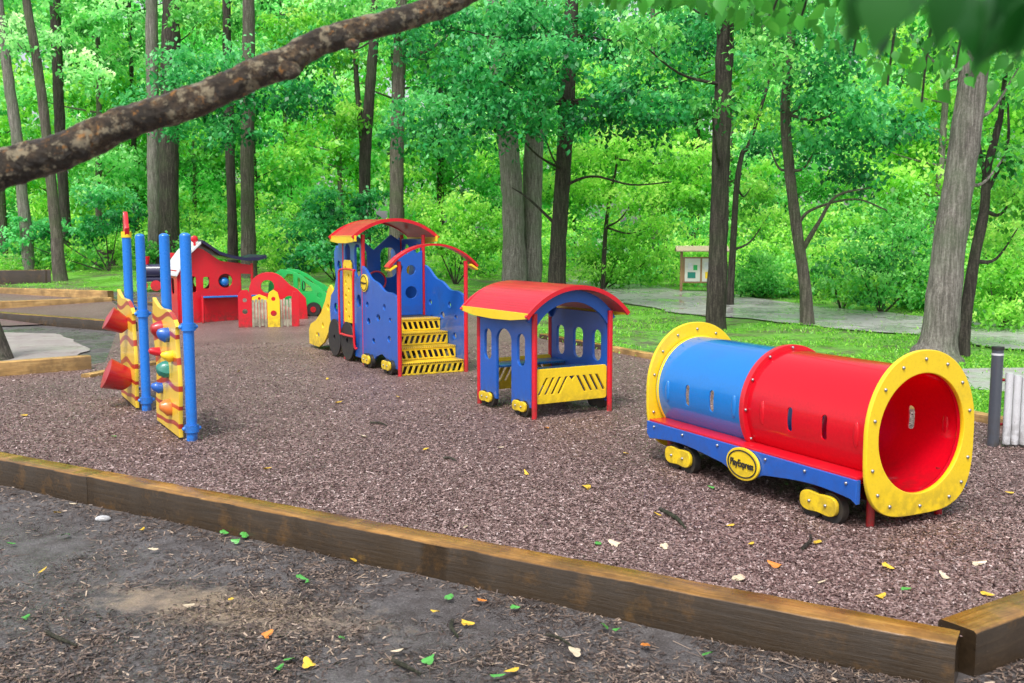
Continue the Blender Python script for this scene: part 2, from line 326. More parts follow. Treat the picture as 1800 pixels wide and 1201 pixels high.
# ------------------------------------------------------------------ ground
A1=Vector((2.03,4.36)); n1=Vector((-.508,-.861)).normalized(); A2=Vector((2.25,4.49)); u2=Vector((.839,.545)); n2=Vector((.545,-.839))
def outd(x,y): return max((x-A1.x)*n1.x+(y-A1.y)*n1.y,(x-A2.x)*n2.x+(y-A2.y)*n2.y)
def gnz(x,y): return .018*noise.noise(Vector((x*1.3,y*1.3,0)))+.012*noise.noise(Vector((x*4,y*4,5)))
xs=np.concatenate([-np.geomspace(300,9,16),np.arange(-8.8,9,.14),np.geomspace(9,300,16)]); ys=np.concatenate([[-30,-8,-3,-1],np.arange(0,14,.14),np.arange(14,45,.6),np.geomspace(46,420,16)])
GV=[];GT=[]
for y in ys:
    for x in xs:
        d=outd(x,y); k=min(1,max(0,(d+.5)/.2)); z=gz(x,y)-.02-.16*k
        if y<12: z+=k*gnz(x,y)
        GV.append((x,y,z))
        dirt=1.0 if d>-.3 and y<14 else 0.0
        if x<-4 and 10<y<29: dirt=1
        elif x<-7 and y>=29: dirt=.25
        elif x<3 and y>=22: dirt=max(dirt,.42)
        if 1<x<14 and 12<y<21: dirt=.34 if x>4 else .44
        if x>3 and y>24: dirt=.25
        GT.append(dirt)
nx=len(xs); idx=np.arange(len(GV)).reshape(len(ys),nx)
Fc=np.stack([idx[:-1,:-1],idx[:-1,1:],idx[1:,1:],idx[1:,:-1]],-1).reshape(-1,4)
g=link('ground',qmesh('ground',np.array(GV),Fc,np.array(GT),'dirt'),GROUND); g['kind']='structure'
def sheet(name,poly,mat,off,step=1.0):
    me=flat(poly); bm=bmesh.new(); bm.from_mesh(me)
    X=[p[0] for p in poly];Y=[p[1] for p in poly]
    for a,lo,hi in ((0,min(X),max(X)),(1,min(Y),max(Y))):
        v=lo+step/2
        while v<hi:
            co=[0,0,0];no=[0,0,0];co[a]=v;no[a]=1
            bmesh.ops.bisect_plane(bm,geom=bm.verts[:]+bm.edges[:]+bm.faces[:],plane_co=co,plane_no=no); v+=step
    for v in bm.verts: v.co.z=gz(v.co.x,v.co.y)+off
    bm.to_mesh(me); bm.free(); me.name=name; o=link(name,me,mat); o['kind']='structure'; return o
def rough_edge(p,amp=.18,st=.3):
    o=[]
    for i in range(len(p)):
        a=Vector(p[i]);b=Vector(p[(i+1)%len(p)]); n=max(1,int((b-a).length/st))
        for k in range(n):
            q=a+(b-a)*k/n; f=lambda s_:noise.noise(Vector((q.x*.5,q.y*.5,s_)))+.35*noise.noise(Vector((q.x*2.3,q.y*2.3,s_))); o.append((q.x+amp*f(1),q.y+amp*f(8)))
    return o
MP=[(2.16,4.52),(6.4,7.25),(5.05,10.0),(.55,18.8),(-1.2,24.5),(-6.5,28),(-11,25.5),(-8.7,21.3),(-6.4,15.1),(-7.6,13.2),(-11,12.2),(-4.33,8.27)]
sheet('mulch_ground',MP,MULCH,0)
c0=[gp(*q) for q in ((1800,576),(1600,555),(1430,537),(1290,520),(1150,504),(1000,490))]; c1=[gp(*q) for q in ((970,505),(1100,534),(1240,556),(1430,572),(1600,590),(1800,616))]
pl=[(p.x,p.y) for p in c0]+[(p.x,p.y) for p in c1]; pathpoly=rough_edge([(14.5,19.5)]+pl+[(14,14.5)],.5)
sheet('path',pathpoly,PATH,.012,1.5)
pl=[gp(*q) for q in ((1615,655),(1700,650),(1800,648),(1800,705),(1690,684))]; pl=[(p.x,p.y) for p in pl]; pl[2:4]=[(11,15),(9,10.6)]; pl=rough_edge(pl,.25)
sheet('side_path',pl,PATH,.012,1.5)
sheet('dirt_patch',rough_edge([(-16,16),(-9.1,13.4),(-7.6,13.35),(-6.6,15.1),(-8.4,18.5),(-9.5,19.8),(-14,21)],.3),SANDY,.0,1)
def inpoly(x,y,poly):
    r=np.zeros(len(x),bool); j=len(poly)-1
    for i in range(len(poly)):
        xi,yi=poly[i];xj,yj=poly[j]; c=((yi>y)!=(yj>y))&(x<(xj-xi)*(y-yi)/(yj-yi+1e-12)+xi); r^=c; j=i
    return r
def flakes(name,x,y,z,l,w,mat,label,cat,up=.012,longs=.03):
    n=len(x); a=rng.uniform(0,PI,n); t=rng.normal(0,.25,n); lg=(rng.uniform(0,1,n)<longs); L=l*rng.uniform(.4,1.4,n)*(1+2.5*lg); W=w*rng.uniform(.5,1.5,n)*(1-.3*lg)
    d=np.stack([np.cos(a)*np.cos(t),np.sin(a)*np.cos(t),np.sin(t)*(1-.7*lg)],1)*L[:,None]/2
    r=rng.normal(0,.4,n); s=np.stack([-np.sin(a)*np.cos(r),np.cos(a)*np.cos(r),np.sin(r)],1)*W[:,None]/2
    c=np.stack([x,y,z+rng.uniform(.002,up,n)],1)
    V=np.stack([c-d-s*.6,c+d-s,c+d*.9+s,c-d+s],1).reshape(-1,3)
    o=link(name,qmesh(name,V,np.arange(4*n).reshape(-1,4),np.repeat(np.clip(rng.beta(2,2.6,n),0,1),4)),mat,None,False); tag(o,label,cat,kind='stuff')
n=520000; Y=1/rng.uniform(1/18,1/4.4,n); X=Y*rng.uniform(-.6,.6,n); k=inpoly(X,Y,MP); X=X[k];Y=Y[k]
flakes('wood_chips',X,Y,np.zeros(len(X)),.025,.0085,CHIP,'brown wood chips covering the play area','wood chips',.009,.014)
n=170000; Y=1/rng.uniform(1/9,1/2.6,n); X=Y*rng.uniform(-.6,.6,n); D=np.maximum((X-A1.x)*n1.x+(Y-A1.y)*n1.y,(X-A2.x)*n2.x+(Y-A2.y)*n2.y)
dens=np.array([noise.noise(Vector((a*1.1,b*1.1,3)))+.5*noise.noise(Vector((a*3,b*3,9))) for a,b in zip(X,Y)]); k=(D>.01)&(rng.uniform(0,1,n)<.38+1.3*dens+.6*np.exp(-D*3)); X=X[k];Y=Y[k]
flakes('forest_litter',X,Y,np.array([-.18+gnz(a,b) for a,b in zip(X,Y)]),.033,.0075,LITTER,'dark bark and twig litter on the bare foreground earth','litter',.014,.08)
n=130000; Y=1/rng.uniform(1/42,1/10.5,n); X=Y*rng.uniform(-.56,.56,n)
pin=inpoly(X,Y,MP); pp_=(inpoly(X,Y,pathpoly)|inpoly(X,Y,pl))&(rng.uniform(0,1,n)>.05)
dn=np.array([noise.noise(Vector((a*.5,b*.5,7)))+.6*noise.noise(Vector((a*1.6,b*1.6,2))) for a,b in zip(X,Y)])
k=(~pin)&(~pp_)&((X>.5-(Y-18)*.3)|(Y>29))&((X>0)|(X<-7))&(rng.uniform(0,1,n)<.48+1.8*dn); X=X[k];Y=Y[k]
Pn=np.stack([X,Y,np.array([gz(a,b)+.05 for a,b in zip(X,Y)])],1)
o=link('grass',leafmesh('grass',Pn,.09,rng.beta(2,2,len(Pn)),droop=(.3,1.3),wid=.14),GRASS,None,False); tag(o,'short wet grass growing beside the path and under the trees','grass',kind='stuff')
# ------------------------------------------------------------------ timbers
def beam(a,b,w,z0,z1,label,mat=TIMB,group=None):
    a=Vector(a[:2]);b=Vector(b[:2]); d=b-a; L=d.length; rz=math.atan2(d.y,d.x); m=(a+b)/2
    bm=bmesh.new(); n=max(2,int(L/.06)); rings=[]
    for i in range(n+1):
        x=-L/2+.004+(L-.008)*i/n; wob=.004*noise.noise(Vector((x*2+m.x,m.y,0))); e=.012; hw=w/2; ch=.006*max(0,noise.noise(Vector((x*11,m.x,4))))
        prof=[(-hw,z0),(-hw,z1-e-ch),(-hw+e*.35,z1-e*.35-ch),(-hw+e+ch,z1),(hw-e,z1),(hw-e*.35,z1-e*.35),(hw,z1-e),(hw,z0)]
        rings.append([bm.verts.new((x,y+wob+.002*noise.noise(Vector((x*9,k*3,m.x))),z+wob+.003*noise.noise(Vector((x*7,k*5,m.y))))) for k,(y,z) in enumerate(prof)])
    for p,q in zip(rings,rings[1:]):
        for k in range(8): bm.faces.new((p[k],p[(k+1)%8],q[(k+1)%8],q[k]))
    bm.faces.new(rings[0][::-1]); bm.faces.new(rings[-1]); bmesh.ops.recalc_face_normals(bm,faces=bm.faces[:])
    me=bpy.data.meshes.new('timber'); bm.to_mesh(me); bm.free(); o=link('border_timber',me,mat); o.location=(m.x,m.y,0); o.rotation_euler=(0,0,rz); tag(o,label,'timber',group); return o
u1=Vector((.861,-.508)); nn1=Vector((.508,.861)); O1=A1+nn1*.1
def l1(t): return O1-u1*t
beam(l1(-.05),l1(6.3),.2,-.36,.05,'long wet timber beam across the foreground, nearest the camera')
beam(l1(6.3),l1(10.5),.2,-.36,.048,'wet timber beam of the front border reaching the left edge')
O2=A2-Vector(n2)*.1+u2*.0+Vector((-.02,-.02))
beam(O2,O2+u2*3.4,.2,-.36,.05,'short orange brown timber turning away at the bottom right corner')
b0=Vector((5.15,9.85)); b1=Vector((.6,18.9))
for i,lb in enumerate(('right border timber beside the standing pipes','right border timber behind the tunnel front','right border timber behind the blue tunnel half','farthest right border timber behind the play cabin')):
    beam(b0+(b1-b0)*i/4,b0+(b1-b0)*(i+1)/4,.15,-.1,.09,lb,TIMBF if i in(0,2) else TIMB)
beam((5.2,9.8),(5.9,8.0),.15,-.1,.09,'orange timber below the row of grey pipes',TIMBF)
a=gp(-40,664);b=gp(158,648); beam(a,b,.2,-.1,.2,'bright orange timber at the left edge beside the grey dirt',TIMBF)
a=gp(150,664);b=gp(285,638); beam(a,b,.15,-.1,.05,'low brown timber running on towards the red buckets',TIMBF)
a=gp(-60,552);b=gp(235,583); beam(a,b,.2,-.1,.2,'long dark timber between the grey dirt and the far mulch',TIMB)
def beamg(q0,q1,label,mat,h=.2):
    a=gp(*q0);b=gp(*q1); z=min(a.z,b.z); beam(a,b,.22,z-.2,z+h,label,mat)
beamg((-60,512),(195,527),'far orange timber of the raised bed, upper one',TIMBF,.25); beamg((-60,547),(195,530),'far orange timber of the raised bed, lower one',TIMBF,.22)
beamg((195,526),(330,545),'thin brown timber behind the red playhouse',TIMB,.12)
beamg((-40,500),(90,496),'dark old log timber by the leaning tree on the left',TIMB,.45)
sheet('far_mulch',[(-25,22),(-11.2,21.5),(-9,23),(-11,26.5),(-12.4,29),(-13,30),(-22,30.5)],MULCH,.012,1)
# ------------------------------------------------------------------ wheels
def wheels(root,x,y,s=1,r=.12,z=None,sgn=-1,cov=True):
    z=r if z is None else z
    for dy in (-.85*r,.85*r):
        MB().cyl((x-.03,y+dy,z),(x+.03,y+dy,z),r,seg=32).build('wheel',BLACK,root)
    if cov:
        pts=[]
        for i in range(56):
            a=2*PI*i/56; pts.append((y+1.55*r*spow(math.cos(a),.75),z+.02+.62*r*spow(math.sin(a),.7)*(1+.2*(abs(math.cos(a))**.8)-.12*(abs(math.sin(a))**12))))
        c=panel('axle_cover',pts,[],.03,YEL,root,side(x+sgn*.05))
        for dy in(-.7*r,.7*r): MB().sph((x+sgn*.068,y+dy,z+.02),.012).build('bolt',STEEL,c)
# ------------------------------------------------------------------ tunnel
T=thing('play_tunnel','blue and red tube tunnel with yellow end rings on a wheeled train base','play tunnel',(2.755,6.42,0),R(27))
LT=2.45; ZC=.63; RT=.44
def tubesec(y0,y1,mat,label):
    L=y1-y0; C=2*PI*RT; hol=[]
    for th in (90,270):
        for uu in (.34,.62): hol.append(rrect(L*uu,C*th/360,.055,.18,.03))
    me=flat([(0,0),(L,0),(L,C),(0,C)],hol); bm=bmesh.new(); bm.from_mesh(me)
    for i in range(1,72):
        bmesh.ops.bisect_plane(bm,geom=bm.verts[:]+bm.edges[:]+bm.faces[:],plane_co=(0,C*i/72,0),plane_no=(0,1,0))
    for v in bm.verts:
        a=-PI/2+v.co.y/RT; v.co=Vector((RT*math.cos(a),y0+v.co.x,ZC+RT*math.sin(a)))
    bmesh.ops.remove_doubles(bm,verts=bm.verts[:],dist=.0005); bmesh.ops.recalc_face_normals(bm,faces=bm.faces[:])
    bmesh.ops.solidify(bm,geom=bm.faces[:],thickness=.012); bmesh.ops.recalc_face_normals(bm,faces=bm.faces[:])
    bm.to_mesh(me); bm.free(); o=link('tube_section',me,mat,T); o['label']=label
    for sx in(-1,1):
        for uu in(.1,.86): MB().sph((sx*(RT-.006),y0+L*uu,ZC),.1,(.16,.28,.9),20).build('moulded_rib',mat,o)
    return o
tubesec(.03,1.24,LRED,'glossy red half of the tube'); tubesec(1.28,LT-.03,LBLUE,'bright blue half of the tube')
f=panel('joint_flange',circ(0,ZC,.475,n=72),[circ(0,ZC,.43,n=72)],.05,RED,T,end(1.26))
bb=MB().sph((0,0,0),.012,seg=10).build('bolt',STEEL,f); boltme=bb.data; bpy.data.objects.remove(bb)
def bolt(par,loc,sc=1):
    o=bpy.data.objects.new('bolt',boltme); COL.objects.link(o); o.parent=par; o.location=loc; o.scale=(sc,)*3
for i in range(12):
    a=2*PI*i/12; bolt(f,(.457*math.cos(a),1.23,ZC+.457*math.sin(a)))
def ringpt(a,rx,rz):
    s_=math.sin(a); e=.95 if s_>=0 else .58
    return rx*spow(math.cos(a),e),ZC+rz*spow(s_,e)*(1 if s_>=0 else .985)
for (yy,lb) in ((0,'yellow end plate around the near open end'),(LT,'yellow end plate around the far end')):
    out=[ringpt(2*PI*i/120,.51,.56) for i in range(120)]
    r_=panel('end_ring',out,[circ(0,ZC,.415,n=80)],.034,YEL,T,end(yy),.006); r_['label']=lb
    MB().tube([(.428*math.cos(2*PI*i/64),yy+(.035 if yy==0 else -.05),ZC+.428*math.sin(2*PI*i/64)) for i in range(65)],[.02]*65,8,cap=False).build('inner_collar',YEL if yy else LRED,r_)
    for i in range(14):
        x,z=ringpt(2*PI*(i+.5)/14,.465,.505); bolt(r_,(x,yy-.019,z),1.05)
for sx in(-1,1):
    pts=[(.04,.2),(.04,.35),(LT-.04,.35),(LT-.04,.25)]
    low=[]
    for i in range(41):
        y=LT-.08-i*(LT-.16)/40; z=.215+.03*math.cos((y-.4)*2*PI/1.55)
        if abs(y-1.15)<.22: z-=.06*math.cos((y-1.15)/.22*PI/2)
        low.append((y,z))
    rl=panel('side_rail',pts+low,[],.04,BLUE,T,side(sx*.52))
    for y in (.12,.5,.9,1.45,1.9,2.3): bolt(rl,(sx*.545,y,.32))
    e=panel('name_plate',circ(1.13,.24,.18,.12,n=48),[],.02,YEL,T,side(sx*.556))
    panel('plate_border',circ(1.13,.24,.163,.105,n=48),[circ(1.13,.24,.154,.097,n=48)],.006,BLACK,e,side(sx*.568),.001)
    if sx<0: text('lettering','PlayExpress',.062,BLACK,e,Matrix(((0,0,-1,-.571),(-1,0,0,1.13),(0,1,0,.24),(0,0,0,1)))@Matrix.Diagonal((.9,1.25,1,1)))
    else: text('lettering','PlayExpress',.062,BLACK,e,Matrix(((0,0,1,.571),(1,0,0,1.13),(0,1,0,.24),(0,0,0,1)))@Matrix.Diagonal((.9,1.25,1,1)))
    MB().box((sx*.44,LT/2,.362),(.17,LT-.1,.02)).build('foot_ledge',RED,T)
    for y in(.38,1.98): wheels(T,sx*.47,y,r=.108,z=.1,sgn=sx)
    for y in(.1,LT-.1): MB().cyl((sx*.33,y,-.1),(sx*.33,y,.34),.028).build('support_leg',DRED,T)
MB().box((0,LT/2,.17),(.7,LT-.2,.02)).build('under_frame',BLACK,T)
# ------------------------------------------------------------------ cabin
C=thing('play_cabin','small open blue play cabin with red arched roof between tunnel and locomotive','play cabin',(.654,10.54,0),R(31))
def cwin(y,z=.73,w=.17,h=.36): return rrect(y,z,w,h,.075)
lw=[(0.02,.12),(0.02,1.1),(1.13,1.1),(1.13,.12),(.76,.12),(.76,.8)]+[(.59+.17*math.cos(R(a)),.8+.14*math.sin(R(a))) for a in range(10,180,17)]+[(.42,.8),(.42,.12)]
p=panel('side_panel',lw,[cwin(.22),cwin(.95)],.035,BLUE,C,side(-.5)); p['label']='near side panel with doorway'
panel('side_panel',[(0.02,.12),(0.02,1.1),(1.13,1.1),(1.13,.12)],[cwin(.2),cwin(.57,.73,.2),cwin(.94)],.035,BLUE,C,side(.5))
def gatepanel(y):
    panel('railing_panel',rrect(0,.345,.93,.37,.03),[slant(-.38+.085*i,.345,.042,.19,.055) for i in range(4)]+[slant(.38-.085*i,.345,.042,.19,-.055) for i in range(4)]+[[(-.045,.44),(.045,.44),(0,.38)]],.03,YEL,C,end(y))
gatepanel(.0); gatepanel(1.14)
for y in(.0,1.14): MB().arc(-.47,.47,y-.015,y+.02,.99,1.25,.13).build('gable_arch',BLUE,C)
for x in(-.5,.5):
    for y in(-.03,1.18): MB().cyl((x,y,-.1),(x,y,1.14),.03).build('post',RED,C)
ro=MB().arc(-.64,.64,-.13,1.3,1.11,1.41,.028).build('roof',ROOFR,C)
for y in(-.135,1.305): MB().arc(-.65,.65,y-.02,y+.02,1.09,1.39,.045).build('roof_lip',RED,ro)
for x in(-.65,.65):
    pts=[(-.13,1.1),(-.14,1.15),(1.31,1.15),(1.3,1.1),(1.0,1.065),(.6,1.055),(.2,1.065)]
    panel('eave_trim',pts,[],.03,YEL,C,side(x))
MB().box((0,.25,.48),(.94,.36,.03)).build('bench',SEATB,C); MB().box((0,.95,.48),(.94,.3,.03)).build('bench',SEATB,C)
for sx in(-1,1):
    for y in(.2,.95): wheels(C,sx*.5,y,r=.085,z=.1,sgn=sx)
# ------------------------------------------------------------------ locomotive
E=thing('play_locomotive','blue and red play locomotive with yellow steps, arched roofs and a slide','play structure',(-1.134,13.8,0),R(29))
for sx in(-1,1):
    top=[(0.02,1.06),(.06,1.13)]+[(.1+1.3*i/16,1.14+.38*(i/16)**1.6+.018*math.sin(i/16*PI*5)) for i in range(1,17)]
    lowp=[(1.4,.14),(1.25,.1),(1.0,.1),(.85,.2),(.62,.26),(.42,.2),(.3,.1),(.02,.1)]
    hl=[circ(.33,.5,.065,.05),circ(.75,.78,.08,.055),circ(1.15,.7,.07,.055),circ(.5,.95,.055,.05),circ(.95,.42,.06,.045),circ(.28,.78,.055,.035),circ(1.2,.95,.06,.045)]
    panel('stair_side_panel',top+lowp,hl,.04,BLUE,E,side(sx*.52))
    for y in(.28,1.1): wheels(E,sx*.56,y,r=.1,z=.11,sgn=sx)
    cabp=[(1.44,.1),(1.44,1.55),(1.5,1.93),(2.28,1.93),(2.32,1.5),(2.3,.75),(2.28,.3),(2.0,.25),(1.8,.1)]
    panel('cab_side_panel',cabp,[rrect(1.66,1.6,.26,.52,.12),rrect(2.1,1.6,.26,.52,.12),circ(1.62,.98,.1)],.04,BLUE,E,side(sx*.5))
    fr=[(2.36,.2),(2.36,1.86),(2.42,1.95),(2.52,1.9),(2.56,1.78),(2.66,1.82),(2.76,1.72),(2.74,1.5),(2.68,1.3),(2.78,1.1),(2.95,1.0),(3.02,.8),(2.98,.3),(2.7,.2)]
    panel('boiler_side_panel',fr,[circ(2.52,1.5,.09),circ(2.54,1.1,.06),circ(2.72,.8,.09)],.04,BLUE,E,side(sx*.5))
    panel('climbing_strip',[(1.86,.62),(1.86,1.55),(1.92,1.6),(2.16,1.6),(2.2,1.55),(2.2,.62)],[circ(1.96+.14*(j%2),.7+.11*j,.036) for j in range(8)],.03,YEL,E,side(sx*.545))
    panel('big_wheel',circ(2.05,.32,.3,n=48),[circ(2.05,.32,.05)],.03,BLACK,E,side(sx*.555))
    panel('big_wheel',circ(2.68,.32,.3,n=48),[circ(2.68,.32,.05)],.03,BLACK,E,side(sx*.555))
    for y in(1.45,2.32): MB().cyl((sx*.5,y,-.1),(sx*.5,y,2.0),.03).build('post',RED,E)
    MB().cyl((sx*.52,-.02,-.1),(sx*.52,-.02,1.62),.03).build('post',RED,E)
    MB().tube(spline([(sx*.6,1.5,.25),(sx*.63,1.55,.35),(sx*.63,1.55,1.35),(sx*.6,1.6,1.45),(sx*.6,2.2,1.45),(sx*.6,2.3,1.3),(sx*.6,2.3,.5),(sx*.6,2.2,.42),(sx*.6,1.6,.42)],4),[.018]*33,8).build('hand_rail',RED,E)
    sl=[(2.95,.9),(3.02,1.1),(3.12,1.16),(3.26,1.08),(3.4,.88),(3.65,.66),(3.95,.5),(4.25,.42),(4.36,.3),(4.34,.06),(3.8,.05),(3.5,.16),(3.2,.4),(2.95,.55)]
    panel('slide_side',sl,[rrect(3.85,.26,.2,.08,.04),circ(3.25,.78,.06),circ(3.55,.45,.05)],.035,YEL,E,side(sx*.46))
    e=panel('name_plate',circ(1.28,1.27,.15,.13,n=40),[],.02,YEL,E,side(sx*.552))
    panel('plate_border',circ(1.28,1.27,.135,.115,n=40),[circ(1.28,1.27,.125,.105,n=40)],.006,BLACK,e,side(sx*.564),.001)
    text('lettering','PlayExpress',.045,BLACK,e,Matrix(((0,0,sx,sx*.567),(sx,0,0,1.28),(0,1,0,1.27),(0,0,0,1))))
MB().tube([(0,2.9,.78),(0,3.1,.74),(0,3.4,.48),(0,3.75,.25),(0,4.3,.13)],[.02]*5,6).build('slide_rib',YEL,E)
bm=bmesh.new(); prf=[(2.9,.77),(3.1,.73),(3.4,.47),(3.75,.24),(4.34,.12)]; vs=[[bm.verts.new((x,y,z)) for x in(-.45,.45)] for y,z in prf]
for a,b in zip(vs,vs[1:]): bm.faces.new((a[0],a[1],b[1],b[0]))
me=bpy.data.meshes.new('slide_bed'); bm.to_mesh(me); bm.free(); link('slide_bed',me,YEL,E)
for i in range(4):
    z=.185*(i+1); y=.27*i
    MB().box((0,y+.15,z-.012),(.98,.3,.024),bev=.004).build('step_tread',TREAD,E)
    panel('step_riser',rrect(0,z-.105,.98,.15,.01),[slant(-.435+.087*j,z-.105,.055,.115,.02*(-1)**i) for j in range(11)],.02,YEL,E,end(y+.02),.002)
MB().box((0,2.0,.725),(.96,1.85,.035)).build('platform',BLACK,E)
MB().arc(-.68,.68,-.08,.08,1.53,1.84,.03).build('arch_band',RED,E)
for sx in(-1,1): MB().box((sx*.63,.0,1.53),(.13,.18,.03),Matrix.Rotation(sx*R(32),4,'Y')).build('band_end',YEL,E)
ro=MB().arc(-.67,.67,1.35,2.42,1.95,2.22,.025).build('roof',ROOFR,E); MB().arc(-.69,.69,1.32,1.36,1.93,2.2,.05).build('roof_lip',RED,ro); MB().arc(-.69,.69,2.4,2.44,1.93,2.2,.05).build('roof_lip',RED,ro)
for x in(-.67,.67): panel('eave_trim',[(1.3,1.9),(1.3,1.98),(2.46,1.98),(2.46,1.9),(2.1,1.87),(1.7,1.87)],[],.03,YEL,E,side(x))
panel('cab_front_panel',[(-.46,.75),(-.46,1.9),(-.3,2.0),(0,1.75),(.3,2.0),(.46,1.9),(.46,.75)],[rrect(-.25,1.55,.28,.5,.12),rrect(.25,1.55,.28,.5,.12),circ(0,1.1,.13)],.035,BLUE,E,end(2.32))
panel('inner_screen',[(.08,.75),(.08,1.2),(.14,1.5),(.07,1.6),(.12,1.75),(.2,1.68),(.28,1.78),(.38,1.7),(.46,1.75),(.46,.75)],[circ(.27,1.45,.08),circ(.27,1.1,.1)],.03,BLUE,E,end(1.42))
MB().cyl((0,2.62,.76),(0,2.62,1.3),.15,seg=28).build('boiler',RED,E); MB().cyl((0,2.62,1.3),(0,2.62,1.4),.18,.15,seg=28).build('chimney_cap',YEL,E)
MB().tube([(.16*math.cos(2*PI*i/24)+.0,2.2,1.25+.16*math.sin(2*PI*i/24)) for i in range(25)],[.015]*25,8,cap=False).build('steering_wheel',RED,E)
# ------------------------------------------------------------------ climbers
def climber(px4,py4,rz,label,kind,ye):
    g=gp(px4,py4); t=thing('climbing_wall',label,'climbing frame',(g.x,g.y,0),rz)
    for y in(0,.95):
        p=MB().cyl((0,y,-.1),(0,y,1.96),.052,seg=24).sph((0,y,1.96),.052,(1,1,.6)).build('post',POSTB,t)
        for z in(.12,1.1):
            MB().cyl((0,y,z-.035),(0,y,z+.035),.068,seg=24).sph((-.07,y,z),.022).sph((.07,y,z),.022).build('clamp',POSTB,p)
    out=[]
    for i in range(33): t_=i/32; out.append((.05+(ye-.05)*t_,1.1+.22*t_**.7+.035*math.sin(t_*PI*2)))
    out+= [(ye+.05*math.sin(z*7+.5)-.04*(1.3-z)*.5,z) for z in np.linspace(1.28,.03,26)]+[(.05+.03*math.sin(z*7+1),z) for z in np.linspace(.03,1.08,20)]
    panel('wall_panel',out,[],.04,FLAME,t,side(-.085)) 
    if kind=='holds':
        for (y,z,r,m) in ((.4,1.0,.07,BLUE),(.72,1.02,.085,DRED),(.5,.64,.085,TEAL),(.42,.27,.08,ORANGE),(.85,.78,.05,RED),(.25,.8,.05,YEL),(.8,.42,.05,BLUE)):
            mb=MB(); mb.tube([(-.1,y,z),(-.13,y,z),(-.17,y,z+.015),(-.205,y,z+.02),(-.215,y,z+.02)],[r*1.05,r*1.05,r*.85,r*.5,r*.1],14,.3,9); mb.build('climbing_hold',m,t)
    else:
        for (y,z,s_) in ((.5,.93,1),(.4,.3,1.3)):
            mb=MB(); mb.tube([(-.1,y,z-.02),(-.12,y,z),(-.15,y,z+.015),(-.1-.2*s_,y,z+.1),(-.1-.22*s_,y,z+.11),(-.1-.2*s_,y,z+.1),(-.17,y,z+.03)],[q*s_ for q in (.09,.1,.105,.135,.145,.125,.095)],22,.08,9,cap=True); mb.build('climbing_bucket',DRED,t)
        fp=[(-.04,1.98),(-.06,2.06),(-.03,2.12),(-.02,2.2),(.01,2.25),(.04,2.2),(.04,2.12),(.06,2.06),(.04,1.98)]
        panel('finial',[(.95+a*1.3,b) for a,b in fp],[],.05,RED,t,side(0)); MB().cyl((0,.95,1.95),(0,.95,2.02),.06).build('finial_base',YEL,t)
    return t
climber(338,775,R(31),'near climbing wall with coloured knob holds between two blue posts','holds',1.12)
climber(258,722,R(30),'rear climbing wall with red buckets and a flame on its left post','buckets',1.12)
# ------------------------------------------------------------------ far play items
gh=P(350,565,22.3); HH=thing('play_house','red toy house with pale and navy sloping roof at the back of the play area','playhouse',(gh.x+.05,gh.y,gz(gh.x,22.3)),R(33)); HH.scale=(.94,.94,.93)
wall=[(-.5,0),(-.5,1.35),(-.05,1.85),(.1,1.8),(.5,1.52),(1.3,1.4),(1.3,1.18),(1.0,1.2),(1.0,.75),(1.3,.7),(1.3,.6),(.95,.55),(.95,0)]
panel('front_wall',wall,[circ(.62,1.02,.18),rrect(-.2,.95,.22,.4,.05),rrect(.15,.98,.16,.3,.05)],.05,RED,HH,end(0))
panel('back_wall',wall,[circ(.3,.98,.2)],.05,DRED,HH,end(1.0))
panel('side_wall',rrect(.5,.65,.94,1.3,.04),[rrect(.5,.9,.4,.4,.1)],.05,RED,HH,side(-.52)); MB().cyl((1.3,0,0),(1.3,0,1.45),.035).build('post',RED,HH); MB().cyl((1.3,1.0,0),(1.3,1.0,1.45),.035).build('post',RED,HH)
def slab(name,pr,y0,y1,th,mat):
    bm=bmesh.new(); L=[[bm.verts.new((x,y,z+d)) for (y,d) in((y0,0),(y0,th),(y1,th),(y1,0))] for x,z in pr]
    for a,b in zip(L,L[1:]):
        for k in range(4): bm.faces.new((a[k],a[(k+1)%4],b[(k+1)%4],b[k]))
    bm.faces.new(L[0]); bm.faces.new(L[-1][::-1]); bmesh.ops.recalc_face_normals(bm,faces=bm.faces[:]); me=bpy.data.meshes.new(name); bm.to_mesh(me); bm.free(); return link(name,me,mat,HH)
slab('roof_slope',[(.02,1.95),(-.22,1.72),(-.42,1.45),(-.58,1.16)],-.15,1.2,.05,WHITE)
slab('roof_slope',[(.03,1.97),(.2,1.86),(.45,1.68),(.75,1.58),(1.1,1.52),(1.4,1.52),(1.62,1.58)],-.2,1.2,.08,NAVY)
MB().box((.75,-.16,.64),(1.5,.25,.04)).build('counter',LBLUE,HH); MB().sph((.62,.1,.99),.12).build('ball',LBLUE,HH)
for x in(0,1.35): MB().cyl((x,-.2,0),(x,-.2,.66),.035).build('counter_leg',RED,HH)
MB().cyl((-.1,0,1.9),(-.1,0,2.02),.03).sph((-.1,0,2.06),.09,(1,.4,1)).build('roof_finial',RED,HH)
gf=gp(420,576); FN=thing('play_fence','low red and yellow play fence with worn slats in front of the toy house','fence',(gf.x,gf.y,gf.z),R(14))
panel('end_panel',[(0,0),(0,.72),(.08,.82),(.2,.82),(.28,.7),(.28,0)],[circ(.14,.6,.05),circ(.14,.35,.06)],.05,RED,FN,end(0))
panel('gate_panel',[(.62,0),(.62,.6),(.66,.76),(.75,.82),(.84,.76),(.88,.6),(.88,0)],[circ(.75,.62,.05),circ(.75,.3,.07)],.05,YEL,FN,end(-.02))
for x0,m in ((.28,5),(.88,4)):
    for i in range(m): MB().box((x0+.035+.065*i,.0,.3+.02*(i%2)),(.054,.03,.6)).build('slat',WORN,FN)
